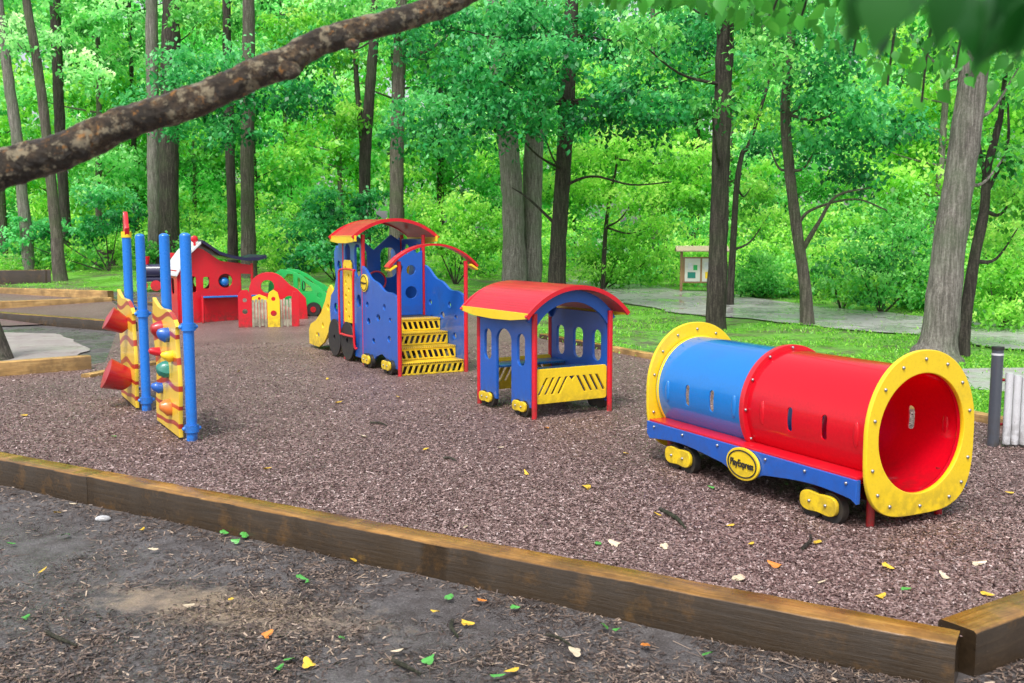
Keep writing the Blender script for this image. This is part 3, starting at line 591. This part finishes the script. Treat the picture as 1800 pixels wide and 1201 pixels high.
panel('top_panel',[(.28,.55),(.3,.66),(.45,.72),(.6,.66),(.62,.55)],[circ(.45,.63,.035)],.05,YEL,FN,end(.02))
panel('end_panel',[(1.14,0),(1.14,.6),(1.18,.78),(1.26,.78),(1.3,.6),(1.3,0)],[],.05,RED,FN,end(0))
ga=gp(440,562); AP=thing('activity_board','red rounded play board with circular holes between toy house and green car','play board',(ga.x,ga.y,ga.z),R(6))
ap=[(0,0),(0,.7)]+[(.45+.45*math.cos(R(a)),.7+.42*math.sin(R(a))) for a in range(170,20,-15)]+[(.95,.8),(1.1,.72),(1.3,.5),(1.34,0)]
panel('board',ap,[circ(.42,.78,.16),circ(.92,.42,.14),circ(.12,.5,.04)],.06,RED,AP,end(0)); MB().cyl((.1,.06,-.1),(.1,.06,.9),.04).build('post',GREYM,AP); MB().cyl((1.1,.06,-.1),(1.1,.06,.5),.04).build('post',GREYM,AP)
gc=gp(478,555); CR=thing('play_car','green toy car with curved hood and dark wheels right of the red board','toy car',(gc.x,gc.y,gc.z),R(-4))
car=[(-.1,.2),(-.05,.75),(.05,1.0),(.25,1.13),(.5,1.1),(.72,1.0),(.92,.86),(1.17,.72),(1.37,.55),(1.48,.3),(1.46,.12),(1.25,.12)]+[(1.05+.2*math.cos(R(a)),.14+.2*math.sin(R(a))) for a in range(0,181,20)]+[(.5,.12),(.2,.12)]
for y in(0,.6): panel('car_side',car,[[(.12,.62),(.14,.9),(.26,1.02),(.56,1.02),(.56,.62)],[(.66,.56),(.66,.95),(.8,.86),(.98,.72),(1.04,.58)],circ(1.2,.5,.07)],.05,GREEN,CR,end(y))
for x in(1.05,.2):
    for y in(-.03,.63): 
        w=MB().cyl((x,y-.04,.16),(x,y+.04,.16),.17,seg=28).build('wheel',BLACK,CR); MB().cyl((x,y-.05,.16),(x,y+.05,.16),.07).build('hub',RED,w)
MB().box((.65,.3,.15),(1.4,.5,.06)).build('car_floor',RED,CR); MB().box((.4,.3,.42),(.35,.5,.05)).build('seat',YEL,CR); MB().tube([(.72,.3+.12*math.cos(2*PI*i/20),.72+.12*math.sin(2*PI*i/20)) for i in range(21)],[.014]*21,6,cap=False).build('steering_wheel',BLACK,CR)
MB().box((.7,.3,.06),(1.45,.66,.04)).build('red_bumper',RED,CR)
gr=gp(270,512); RD=thing('ride_on_train','small dark blue and red ride-on train half hidden behind the blue posts','ride-on toy',(gr.x,gr.y,gr.z),R(10))
MB().box((.1,.2,.35),(1.1,.6,.12)).build('body',NAVY,RD); MB().cyl((-.35,.2,.6),(.2,.2,.6),.22).build('boiler',NAVY,RD); panel('cab',rrect(.45,.75,.4,.8,.06),[rrect(.45,.9,.2,.25,.05)],.5,RED,RD,end(.2)); MB().cyl((-.2,.2,.8),(-.2,.2,1.05),.06,.1).build('chimney',RED,RD)
for x in(-.3,.1,.5): MB().cyl((x,-.14,.17),(x,-.08,.17),.16,seg=24).build('wheel',RED,RD)
gq=gp(1745,785); MP_=thing('pipe_instrument','row of grey upright pipes beside a dark post at the right edge','play instrument',(gq.x,gq.y,0),R(-18))
pp=MB().cyl((0,0,-.1),(0,0,.91),.052,seg=24).build('post',DARKM,MP_); MB().cyl((0,0,.91),(0,0,.94),.056).build('post_cap',BLACK,pp); MB().cyl((0,0,.86),(0,0,.88),.0535).build('reflective_band',GREYM,pp)
for i in range(8): MB().cyl((.11+.073*i,.02*i,.03),(.11+.073*i,.02*i,.7-.02*(i%3)),.035,seg=20).build('pipe',GREYM,MP_)
for z in(.2,.62): MB().cyl((0,.06,z),(.68,.24,z),.015).build('cross_bar',DRED,MP_)
# kiosk
gk=gp(1197,513); K=thing('notice_board','wooden roofed notice board with pinned papers beside the woodland path','notice board',(gk.x,gk.y,gk.z),R(-6))
for x in(0,1.3): MB().box((x,0,.7),(.09,.09,1.5)).build('post',KWOOD,K)
bd=MB().box((.65,0,.72),(1.2,.05,.86)).build('board',KWOOD,K)
for x in (.36,.92): MB().box((x,-.035,.72),(.5,.02,.76)).build('display_panel',PAPER,bd)
for (x,z,w,h,m) in ((.28,.85,.14,.2,WHITE),(.45,.8,.13,.17,GREEN),(.33,.55,.26,.2,TEAL),(.82,.86,.16,.22,WHITE),(1.0,.82,.14,.2,WHITE),(.92,.55,.3,.22,YEL)):
    MB().box((x,-.05,z),(w,.004,h),bev=0).build('paper',m,K)
MB().box((.65,-.2,1.42),(1.7,.5,.04),Matrix.Rotation(R(18),4,'X')).build('roof_slope',KROOF,K); MB().box((.65,.25,1.42),(1.7,.5,.04),Matrix.Rotation(R(-18),4,'X')).build('roof_slope',KROOF,K)
gs=gp(187,466); s=MB().tube([(0,0,-.1),(0,0,.1),(0,0,.4),(0,0,.62)],[.55,.42,.33,.3],18,.35,2.5).build('tree_stump',BK_DARK); s.location=gs; tag(s,'dark broken tree stump near the leaning trunk at the far left','tree stump')
# ------------------------------------------------------------------ trees
def tree(name,label,base,Y,pts,widths,bark,clumps=(),leaf=None,size=.16,extra=(),per=36,rad=.45,group=None,ws=.88):
    W=[P(x,y,Y) for x,y in pts]; z0=gz(W[0].x,Y); root=thing(name,label,'tree',(W[0].x,W[0].y,min(z0,W[0].z)),0,group)
    L=root.location; sc=Y/F*ws; rads=[w*sc/2 for w in widths]
    top=W[-1]; d=(W[-1]-W[-2]).normalized(); W.append(top+d*3+Vector((0,0,2))); rads.append(rads[-1]*.55)
    W=[Vector((L.x,L.y,L.z-.2))]+W if W[0].z>L.z+.02 else [W[0]-Vector((0,0,.2))]+W; rads=[rads[0]*1.35]+rads
    W[1]=Vector((W[1].x,W[1].y,L.z+.12)); mb=MB()
    mb.tube([p-L for p in spline(W,6)],interp(rads,6),20,.13,2.2)
    for (ps,ws_,dy) in extra:
        e=[P(x,y,Y+dy*i) -L for i,(x,y) in enumerate(ps)]; mb.tube(spline(e,5),interp([w*sc/2 for w in ws_],5),10,.12,3)
    cl=[]
    for (x,y,dy,rx,rz,n) in clumps:
        c=P(x,y,Y+dy); cl.append((c,(rx,rx*.9,rz),n))
        a=min(W,key=lambda q:abs(q.z-(c.z-.6)))
        if (c-a).length>.6 and random.random()<.55:
            m=(a+c)/2+Vector((0,0,-.25)); mb.tube(spline([a-L,m-L,c-L],5),interp([.04,.025,.01],5),6)
    mb.build('trunk',bark,root,60)
    if cl: foliage('crown',cl,size,leaf,root,per,rad)
    return root
tree('tree','dark slender tree leaning slightly, behind the play cabin roof',0,27,[(978,505),(982,420),(990,300),(997,180),(1003,60),(1006,-60)],[34,28,27,26,24,20],BK_DARK,
  [(760,40,0,1.3,.8,1100),(830,110,-1,1.3,.8,1300),(900,40,1,1.4,.8,1300),(960,90,-2,1.3,.7,1300),(905,150,-1.5,1.2,.5,1100),(930,20,-1,1.2,.6,1100),(1060,40,0,1.3,.8,1100),(1130,110,-1.5,1.3,.7,1100),(1200,50,0,1.2,.8,1000),(760,180,-1,1.1,.6,900),(880,195,-2,1.3,.5,1000),(950,215,-1.5,1.0,.35,600),(1040,170,-2,1.3,.6,1100),(1140,200,-2.5,1.2,.6,900),(1225,170,-1,.9,.6,600),(1290,110,0,1,.8,500),(800,250,-1,1.1,.4,600),(730,220,0,.8,.5,500),(1205,20,-3,1.4,.6,800)],LF_TEAL,.16,
  extra=[([(985,330),(1040,310),(1110,325),(1180,320)],[6,4,3,2],-.5),([(982,400),(930,350),(900,330)],[6,4,2],.3)],ws=1)
tree('tree','tall straight dark trunk standing right of the notice board',0,20.6,[(1258,582),(1262,450),(1267,300),(1272,150),(1276,20),(1278,-80)],[42,36,35,34,32,28],BK_DARK,
  [(1180,-20,0,1,.5,500),(1350,10,0,1.2,.6,900),(1400,-20,-1,1,.5,600),(1345,100,-1,.8,.5,500),(1250,170,-1,.45,.3,250),(1110,60,-1,.9,.4,500)],LF_MID,.14)
tree('tree','thin crooked tree with branches at the middle of the wet path',0,22,[(1418,572),(1415,500),(1400,400),(1388,300),(1380,200),(1385,120),(1390,50)],[26,20,19,18,17,14,10],BK_MID,
  [(1430,140,0,1,.7,900),(1500,180,-1,1.1,.7,1100),(1550,230,-.5,.9,.6,800),(1400,50,0,1,.7,700),(1460,90,-1,1,.7,800),(1500,300,0,.7,.35,450),(1440,250,-.5,.6,.4,400),(1350,250,.8,.5,.3,300)],LF_TEAL,.14,
  extra=[([(1388,130),(1355,80),(1330,20),(1300,-30)],[12,9,6,4],.3),([(1410,440),(1440,390),(1470,345),(1530,330)],[10,7,5,2],-.3),([(1400,400),(1425,370),(1500,350),(1560,370)],[7,5,3,2],-.2)],ws=1)
tree('tree','thick pale grey trunk leaning right beside the side path',0,15.2,[(1645,638),(1652,590),(1668,440),(1685,320),(1700,210),(1712,120),(1720,20)],[100,70,62,58,56,54,48],BK_PALE,
  [(1600,60,0,.9,.5,500),(1770,270,.5,.5,.4,300),(1790,120,0,.6,.5,500)],LF_MID,.12)
tree('tree','slim dark twisted tree growing just right of the thick pale trunk',0,15.8,[(1690,636),(1697,560),(1712,460),(1730,370),(1735,300),(1755,220),(1765,150)],[32,24,21,19,16,13,9],BK_DARK,
  [(1750,330,.5,.5,.35,400),(1790,400,1,.6,.35,450),(1790,330,.6,.5,.35,350)],LF_YEL,.11,extra=[([(1733,320),(1720,240),(1730,170)],[9,7,4],.1),([(1735,340),(1770,260),(1772,180)],[8,6,4],.1)])
tree('tree','broad double trunk tree behind the play cabin, left stem',0,31,[(905,500),(903,420),(900,330),(892,240),(880,160),(870,60)],[48,38,38,36,32,28],BK_PALE,[(860,40,0,1.5,.8,1000),(880,130,-1,1.2,.7,800),(940,0,1,1.5,.8,800)],LF_MID,.18,ws=1)
tree('tree','broad double trunk tree behind the play cabin, right stem',0,31.6,[(932,498),(934,420),(936,330),(940,240),(945,160),(950,60)],[44,36,34,32,30,26],BK_PALE,[(1000,10,0,1.5,.8,800),(950,110,-1.5,1.2,.8,900)],LF_MID,.18,ws=1)
tree('sapling','bright yellow green understory tree spreading low right of the double trunk','',33,[(1060,480),(1065,400),(1075,330),(1085,280)],[10,8,6,4],BK_DARK,
  [(1000,270,0,1.3,.5,1000),(1080,250,-1,1.5,.5,1100),(1160,280,0,1.4,.5,1100),(1120,340,-1,1.3,.45,1000),(1040,330,0,1.2,.45,900),(1200,340,0,1.1,.45,900),(1230,270,1,1,.5,800),(960,320,1,1,.4,600),(1150,395,0,1,.35,600)],LF_YEL,.16)
tree('tree','grey trunk rising behind the locomotive cab roof',0,32,[(695,450),(697,380),(698,280),(700,180),(703,80),(705,-20)],[30,24,24,23,22,20],BK_MID,[(740,40,0,1.2,.7,800),(620,10,1,1.2,.7,700),(690,20,-1,1,.5,500),(770,100,1,1,.5,500)],LF_MID,.18,extra=[([(705,100),(750,90),(790,60)],[9,6,3],-.2)],ws=1)
tree('tree','forked slender trunk left of the locomotive',0,36,[(640,400),(641,340),(643,260),(650,160),(657,70),(660,-20)],[24,20,20,18,17,15],BK_DARK,[(590,80,0,1.4,.8,600),(560,30,1,1.4,.8,700),(620,200,-.5,.9,.5,400)],LF_YEL,.2,extra=[([(641,290),(632,200),(626,130),(624,60)],[12,10,9,8],.1)],ws=1)
tree('tree','straight brown and pale trunk behind the red toy house, right of a dark one',0,34,[(437,452),(436,380),(435,280),(436,180),(437,80),(437,-20)],[32,27,26,26,25,22],BK_MID,
  [(340,110,-2,1.3,.7,900),(370,160,-3,1.5,.6,1100),(450,110,-2,1.3,.7,800),(510,160,-3,1.3,.6,900),(340,210,-2,1.2,.5,700),(420,230,-3,1.1,.4,500),(235,180,-1,.9,.6,400),(540,80,-1,1.3,.6,700)],LF_TEAL,.18)
tree('tree','dark thin trunk standing left of the brown and pale trunk',0,35,[(409,445),(408,380),(405,280),(402,180),(399,80),(398,-20)],[20,16,16,15,15,13],BK_DARK,[(360,20,0,1.3,.7,600)],LF_MID,.2,ws=1)
tree('tree','massive dark trunk far left of the toy house, thicker of the joined pair',0,38,[(297,450),(297,380),(297,280),(298,180),(300,80),(302,-20)],[50,38,37,36,36,34],BK_DARK,[(360,20,1,1.4,.9,600)],LF_YEL,.22)
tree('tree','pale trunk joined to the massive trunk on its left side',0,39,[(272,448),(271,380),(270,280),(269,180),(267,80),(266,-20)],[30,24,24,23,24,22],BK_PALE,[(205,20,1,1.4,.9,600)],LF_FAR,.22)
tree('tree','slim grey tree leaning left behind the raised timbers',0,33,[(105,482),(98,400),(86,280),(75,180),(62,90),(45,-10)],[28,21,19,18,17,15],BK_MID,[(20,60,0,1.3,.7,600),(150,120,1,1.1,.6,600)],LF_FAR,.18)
tree('tree','pale trunk leaning left near the upper left edge',0,37,[(50,440),(38,330),(28,230),(15,140),(5,60),(-5,-20)],[24,21,21,20,18,17],BK_PALE,[(60,60,1,1.3,.7,600)],LF_MID,.2)
tree('tree','very dark straight trunk between the leaning trees on the left',0,40,[(116,440),(112,340),(106,240),(102,140),(98,40),(96,-40)],[24,20,20,20,20,18],BK_DARK,[(160,30,1,1.6,.8,600),(170,110,1,1.3,.6,500)],LF_MID,.22)
tree('tree','small dark branching tree behind the straight trunk right of the notice board',0,27,[(1283,540),(1288,440),(1295,330),(1305,270),(1325,230)],[16,13,12,10,7],BK_DARK,[(1340,200,0,.9,.4,500),(1320,330,1,.8,.4,500),(1350,380,2,.9,.4,500)],LF_YEL,.14)
s=MB().tube([(0,0,-.2),(0,0,.1),(.02,0,.5),(-.15,0,1.2),(-.3,0,2.6)],[.5,.36,.27,.24,.22],18,.25,2).build('tree',BK_MID); g_=gp(-28,632); s.location=(g_.x,g_.y,0)
tag(s,'mossy trunk foot cut off by the left edge beside the grey dirt','tree')
protos=[]
for k in range(3):
    root=thing('forest_tree','','tree',(0,0,0)); mb=MB(); lean=random.uniform(-.6,.6)
    pts=spline([(0,0,-.3),(.05,0,3),(lean*.6,0,8),(lean,0,17)],6); mb.tube(pts,interp([.2,.15,.12,.07],6),12,.12,2)
    cl=[]
    for i in range(20):
        a=random.uniform(0,2*PI); r=random.uniform(.6,3.2); z=random.uniform(3.2,15); c=(r*math.cos(a),r*math.sin(a),z); cl.append((c,(1.5,1.5,1.0),360))
        mb.tube(spline([(lean*z/17,0,z-.7),(c[0]*.5,c[1]*.5,z-.4),c],3),interp([.05,.03,.01],3),5)
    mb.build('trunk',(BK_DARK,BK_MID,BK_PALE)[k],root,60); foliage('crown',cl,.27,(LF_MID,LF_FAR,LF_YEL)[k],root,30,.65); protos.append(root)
lab=('dark trunked tree standing deep in the green woods','grey trunked tree with light foliage deep in the woods','pale trunked tree with yellow green foliage deep in the woods')
spots=[]
for i in range(24):
    Y=random.uniform(41,60); X=(-.6+1.2*(i+random.random())/24)*Y
    if 2<X<16 and Y<45: Y+=8
    spots.append((X,Y))
for i,(X,Y) in enumerate(spots):
    k=(0,1,2,1,0,1)[i%6]; src=protos[k]
    if i<3: k=i; r_=protos[i]
    else:
        r_=src.copy(); COL.objects.link(r_)
        for ch in src.children: c=ch.copy(); COL.objects.link(c); c.parent=r_
    r_.location=(X,Y,gz(X,Y)); r_.rotation_euler=(0,0,random.uniform(0,6.28)); s_=random.uniform(.8,1.2); r_.scale=(s_,s_,s_); r_['label']=lab[k]; r_['group']=('dark trunked woodland trees','grey trunked woodland trees','pale trunked woodland trees')[k]
cl=[]
for i in range(430):
    Y=random.uniform(58,80); X=random.uniform(-.64,.64)*Y; z=random.uniform(0,1)**.9*19; cl.append(((X,Y,gz(X,Y)+z),(3.2,2.5,2.0),300))
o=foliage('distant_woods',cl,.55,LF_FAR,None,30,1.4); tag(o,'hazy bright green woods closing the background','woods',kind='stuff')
cl=[]
for i in range(130):
    Y=random.uniform(43,56); X=random.uniform(-.62,.62)*Y; z=random.uniform(.5,10); cl.append(((X,Y,gz(X,Y)+z),(1.8,1.5,1.2),260))
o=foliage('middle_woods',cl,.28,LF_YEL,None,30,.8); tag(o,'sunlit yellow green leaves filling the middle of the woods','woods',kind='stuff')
def yf(X): return np.interp(X,[-24,-12,-6,0,7,9,11,14,20],[38,37,35,35,35,30,26,23,21])
cl=[]
for i in range(580):
    Xn=random.uniform(-.6,.62); X=Xn*38
    if random.random()<.35: X=random.uniform(8,20)
    y0=float(yf(X)); Y=y0+random.random()**1.3*14; h=random.uniform(.3,1.1)+.16*(Y-y0); cl.append(((X,Y,gz(X,Y)+h*random.uniform(.2,1)),(1.0,.9,.6),220))
m=int(len(cl)*.6)
o=foliage('undergrowth',cl[:m],.17,LF_YEL,None,30,.42); tag(o,'bright yellow green undergrowth along the edge of the woods','undergrowth',kind='stuff')
o=foliage('undergrowth',cl[m:],.18,LF_MID,None,30,.45); tag(o,'mid green undergrowth mixed through the edge of the woods','undergrowth',kind='stuff')
def shrub(label,px,py,Y,clumps,mat,size=.14,name='shrub'):
    g_=P(px,py,Y); root=thing(name,label,'shrub',(g_.x,g_.y,gz(g_.x,Y))); mb=MB(); cl=[]
    for (x,y,dy,rx,rz,n) in clumps:
        c=P(x,y,Y+dy); cl.append((c,(rx,rx*.9,rz),n)); q=c-root.location; mb.tube(spline([(0,0,-.1),q*.5+Vector((0,0,-.1)),q],3),interp([.03,.02,.008],3),5)
    mb.build('stem',BK_DARK,root,60); foliage('leaves',cl,size,mat,root,36,.35)
shrub('dark green bush between the toy house and the locomotive',590,465,33,[(560,400,0,1.2,.6,900),(620,390,0,1.2,.6,900),(590,350,0,1.1,.6,800),(540,440,-.5,1,.5,700),(610,440,-.5,1.1,.5,800),(650,350,.5,.8,.5,500)],LF_TEAL,.16)
shrub('round dense green bush right of the notice board',1335,522,30,[(1335,480,0,.75,.5,1300),(1310,500,-.2,.5,.35,700),(1360,500,-.2,.5,.35,700),(1335,455,0,.5,.3,600)],LF_MID,.11)
shrub('yellow green leafy bush left of the double trunk',800,450,33,[(770,390,0,1,.6,800),(830,370,0,1.1,.6,900),(800,430,-.5,1.1,.5,800),(860,420,-.5,.8,.5,600),(740,360,.5,.8,.4,500)],LF_YEL,.15)
shrub('bright weedy bush right of the slender dark tree',1060,500,34,[(1040,440,0,1.1,.7,900),(1100,420,0,1.1,.7,900),(1080,475,-.5,1.2,.4,800),(1150,450,0,1,.6,700)],LF_YEL,.14)
shrub('tall leafy thicket left of the thick pale trunk',1550,530,25,[(1500,450,0,1.1,.6,1000),(1570,420,0,1.1,.7,1000),(1540,500,-.5,1.2,.5,1000),(1620,480,0,.9,.6,800),(1600,360,1,1,.5,700)],LF_MID,.13)
shrub('low vine covered bush between the crooked tree and the path',1480,520,26,[(1460,480,0,.8,.5,700),(1500,500,-.3,.8,.4,700),(1450,430,.5,.7,.5,500)],LF_YEL,.12)
shrub('leafy thicket at the right edge beyond the path',1760,560,21,[(1740,500,0,1,.6,1000),(1800,480,0,1,.7,1000),(1780,545,-.4,1,.4,900),(1730,430,.5,.8,.5,600),(1810,400,.5,.9,.5,600)],LF_YEL,.12)
shrub('shadowy bush at the left behind the leaning grey tree',190,430,37,[(150,400,0,1.2,.6,700),(210,380,0,1.2,.6,700),(180,340,.5,1.2,.6,700),(60,390,0,1.2,.6,700),(20,420,0,1,.5,500)],LF_TEAL,.17)
# ------------------------------------------------------------------ near branch
pts=[P(x,y,Yd) for x,y,Yd in ((-260,400,2.35),(-120,345,2.4),(0,300,2.42),(60,281,2.43),(130,258,2.45),(200,224,2.48),(270,200,2.5),(345,178,2.52),(400,152,2.55),(450,130,2.57),(505,108,2.6),(540,85,2.62),(600,62,2.65),(680,40,2.7),(750,20,2.75),(815,-7,2.8),(900,-60,2.85),(1000,-120,2.9))]
rw=[.049,.048,.047,.046,.044,.042,.04,.04,.038,.039,.04,.035,.034,.033,.032,.031,.03,.03]
root=thing('overhanging_branch','thick mossy brown branch crossing the upper left close to the camera','branch',pts[0]); mb=MB()
mb.tube([p-root.location for p in spline(pts,34)],interp(rw,34),56,.14,24)
for (x,y,q) in ((508,124,.024),(150,262,.018),(620,78,.014)): mb.sph(P(x,y,2.56)-root.location,q,(1.3,.8,1))
mb.build('bark',BK_NEAR,root,70)
def bigleaf(mb,base,d,size,roll):
    d=d.normalized(); s=d.cross(Vector((0,1,.2))).normalized(); s=(Matrix.Rotation(roll,3,d)@s); n_=d.cross(s)
    prof=[(0,0),(.1,.16),(.25,.3),(.42,.35),(.62,.25),(.82,.1),(1,0)]; L=[];C_=[];Rr=[]
    for t,w in prof:
        c=base+d*t*size+n_*(-.2*t*t*size)+s*(.06*math.sin(t*3)*size); C_.append(mb.bm.verts.new(c)); L.append(mb.bm.verts.new(c+s*w*size+n_*.18*w*size)); Rr.append(mb.bm.verts.new(c-s*w*size+n_*.18*w*size))
    for i in range(6):
        for A_,B_ in((L,C_),(C_,Rr)):
            try: mb.bm.faces.new((A_[i],A_[i+1],B_[i+1],B_[i]))
            except: pass
def tonef(o,lo,hi):
    n=len(o.data.vertices); a_=o.data.attributes.new('tone','FLOAT','POINT'); a_.data.foreach_set('value',np.repeat(rng.uniform(lo,hi,n//21+1),21)[:n].astype(np.float32))
bo_=P(1750,-80,.8); BR=thing('leafy_bough','dark out of focus leaves hanging into the upper right corner','branch',bo_)
mb=MB(); tw=MB()
tw.tube([p-bo_ for p in spline([P(1950,-150,.75),P(1750,-60,.7),P(1600,-40,.65),P(1480,-50,.65)],6)],[.003]*19,8)
for (x,y,Y,sz,dx) in ((1500,-40,.62,.045,.1),(1560,-40,.6,.045,-.25),(1545,0,.66,.045,.15),(1600,-40,.65,.035,-.3),(1680,-40,.62,.045,-.3),(1700,-10,.66,.05,.12),(1740,20,.66,.045,-.1),(1760,-40,.65,.05,.25),(1800,0,.62,.04,-.3),(1840,-20,.62,.045,-.5),(1800,60,.68,.028,-.2),(1720,-60,.58,.045,.3)):
    bigleaf(mb,P(x,y,Y)-bo_,Vector((dx,random.uniform(-.3,.3),-1)),sz,random.uniform(-1.3,1.3))
tw.build('twig',BK_DARK,BR); o=mb.build('foliage',LF_NEAR,BR,80); tonef(o,0,.25)
bo2=P(1600,-60,3); BR=thing('leafy_bough','sharper green leaves dangling along the top edge right of centre','branch',bo2); mb=MB(); tw=MB()
tw.tube([p-bo2 for p in spline([P(1950,-60,3.1),P(1700,-30,3),P(1500,-40,3),P(1250,-50,3.1),P(1000,-60,3.1)],6)],[.01]*25,8)
for i in range(360):
    x=random.uniform(1020,1830); lim=np.interp(x,[1000,1100,1200,1260,1330,1400,1520,1600,1680,1830],[-20,10,-5,25,40,60,110,185,160,140]); y=-35+random.random()*(lim+25)
    bigleaf(mb,P(x,y,random.uniform(2.8,3.4))-bo2,Vector((random.uniform(-.9,.9),random.uniform(-.6,.6),-1)),random.uniform(.035,.07),random.uniform(-1.5,1.5))
for x,yy in ((1560,150),(1620,180),(1680,120),(1400,50),(1350,30),(1500,90)):
    tw.tube([p-bo2 for p in spline([P(x+30,-40,3.05),P(x+10,yy*.5,3.1),P(x,yy,3.1)],5)],[.004]*11,5)
tw.build('twig',BK_DARK,BR); o=mb.build('foliage',LF_NEAR,BR,80); tonef(o,.35,1)
# ------------------------------------------------------------------ fallen leaves, sticks
LC={'yellow':paint('fallen_yellow',(.85,.55,.04),.4,.3),'green':paint('fallen_green',(.08,.4,.06),.35,.2),'orange':paint('fallen_orange',(.75,.25,.03),.4,.3),'pale':paint('fallen_pale',(.7,.58,.4),.5,.3)}
star=[]
for i in range(30):
    a=2*PI*i/30; r=.62+.38*abs(math.cos(a*1.5))**1.3
    if abs(a-PI*1.5)<.25: r*=.6
    star.append((r*math.cos(a),r*math.sin(a)))
lme={}
for k_ in LC:
    me=flat(star)
    for v in me.vertices: v.co.z=.25*(v.co.x**2)-.15*v.co.y**2+.1
    bm=bmesh.new(); bm.from_mesh(me); bmesh.ops.triangulate(bm,faces=bm.faces[:]); bm.to_mesh(me); bm.free()
    me.materials.append(LC[k_]); lme[k_]=me
def fleaf(px,py,c,sz,dirt=False):
    g_=gp(px,py,-.165 if dirt else 0); o=bpy.data.objects.new('fallen_leaf',lme[c]); COL.objects.link(o); o.location=(g_.x,g_.y,g_.z+.014); o.rotation_euler=(random.uniform(-.45,.45),random.uniform(-.45,.45),random.uniform(0,6)); o.scale=(sz,sz*random.uniform(.5,.95),sz)
    w='bare foreground earth' if dirt else 'brown wood chips'
    tag(o,f'{c} fallen leaf lying flat on the {w}','leaf',f'{c} leaves on the {w}')
for q in ((470,827),(42,733),(925,835),(1030,860),(1283,928),(1437,958),(1548,1053),(1735,1050),(1775,870),(750,792),(595,710),(575,668),(420,655),(1100,800),(1560,1000),(1320,960),(700,700),(1155,908)): fleaf(*q,'yellow',random.uniform(.03,.05))
for q in ((1168,965),(1300,1022),(1660,1018),(1720,995),(1445,1028),(880,790),(640,770),(380,740),(820,930),(1080,960)): fleaf(*q,'pale',random.uniform(.03,.05))
for q in ((1362,998),(1640,870),(960,755)): fleaf(*q,'orange',.05)
for q in ((1592,1040),(1250,860),(200,770),(1050,960)): fleaf(*q,'green',.032)
for q in ((75,1008),(408,1058),(620,988),(765,1080),(542,1172),(100,905),(250,935),(560,965),(820,1100),(900,1185)): fleaf(*q,'yellow',random.uniform(.028,.045),True)
for q in ((540,1028),(117,945),(20,960),(415,955),(600,1127),(1060,1105),(1085,1112),(1245,1155),(510,1165),(490,1180),(873,1195),(905,1072),(755,1165),(45,1090),(640,960),(395,940),(430,945),(530,1020),(790,1055)): fleaf(*q,'green',random.uniform(.028,.05),True)
for q in ((1135,1140),(845,1060),(105,1075),(470,1120)): fleaf(*q,'orange',.035,True)
for q in ((270,970),(130,890),(330,1070),(700,1150),(1010,1150)): fleaf(*q,'pale',.04,True)
def stick(q0,q1,r,label,dirt=False):
    z=-.16 if dirt else .015; a=gp(*q0,z);b=gp(*q1,z); m=(a+b)/2+Vector((random.uniform(-.03,.03),random.uniform(-.03,.03),.01)); o=MB().tube([p-a for p in spline([a,m,b],5)],interp([r,r*.9,r*.5],5),8,.3,20).build('stick',BK_DARK); o.location=a; tag(o,label,'stick')
stick((1160,895),(1205,928),.016,'crooked dark stick on the mulch left of the tunnel wheels'); stick((650,743),(680,748),.012,'short stick on the mulch right of the climbers'); stick((780,805),(802,810),.012,'short dark stick in the middle of the mulch')
stick((795,1090),(805,1120),.012,'small upright lying twig on the earth below the front border',True); stick((960,1115),(1010,1140),.01,'thin twig left of the big green leaf on the earth',True); stick((690,1160),(740,1185),.012,'dark twig at the bottom centre of the earth',True)
stick((1410,965),(1425,940),.012,'dark twig on the mulch just left of the front tunnel wheels'); stick((80,1110),(135,1135),.012,'thin twig at the lower left of the earth',True)
o=MB().sph((0,0,0),.05,(1.2,.8,.5),12).build('stone',GREYM); g_=gp(181,912,-.165); o.location=g_; tag(o,'small bluish grey stone on the earth at the left','stone')
# ------------------------------------------------------------------ light
w=bpy.data.worlds.new('World'); scene.world=w; w.use_nodes=True; nt=w.node_tree; bg=nt.nodes['Background']
sky=nt.nodes.new('ShaderNodeTexSky'); sky.sky_type='NISHITA'; sky.sun_disc=False; sky.sun_elevation=R(58); sky.sun_rotation=R(200); sky.dust_density=4; sky.air_density=1
hs=nt.nodes.new('ShaderNodeHueSaturation'); hs.inputs['Saturation'].default_value=.4; hs.inputs['Value'].default_value=1.6; nt.links.new(sky.outputs[0],hs.inputs['Color']); nt.links.new(hs.outputs[0],bg.inputs[0]); bg.inputs[1].default_value=.15
sl=bpy.data.lights.new('sun','SUN'); sl.energy=2.5; sl.angle=R(14); sl.color=(1,.97,.93); so=bpy.data.objects.new('sun',sl); COL.objects.link(so)
az=R(200); el=R(58); dv=Vector((math.sin(az)*math.cos(el),math.cos(az)*math.cos(el),math.sin(el))); so.rotation_euler=dv.to_track_quat('Z','Y').to_euler()
scene.view_settings.view_transform='Standard'
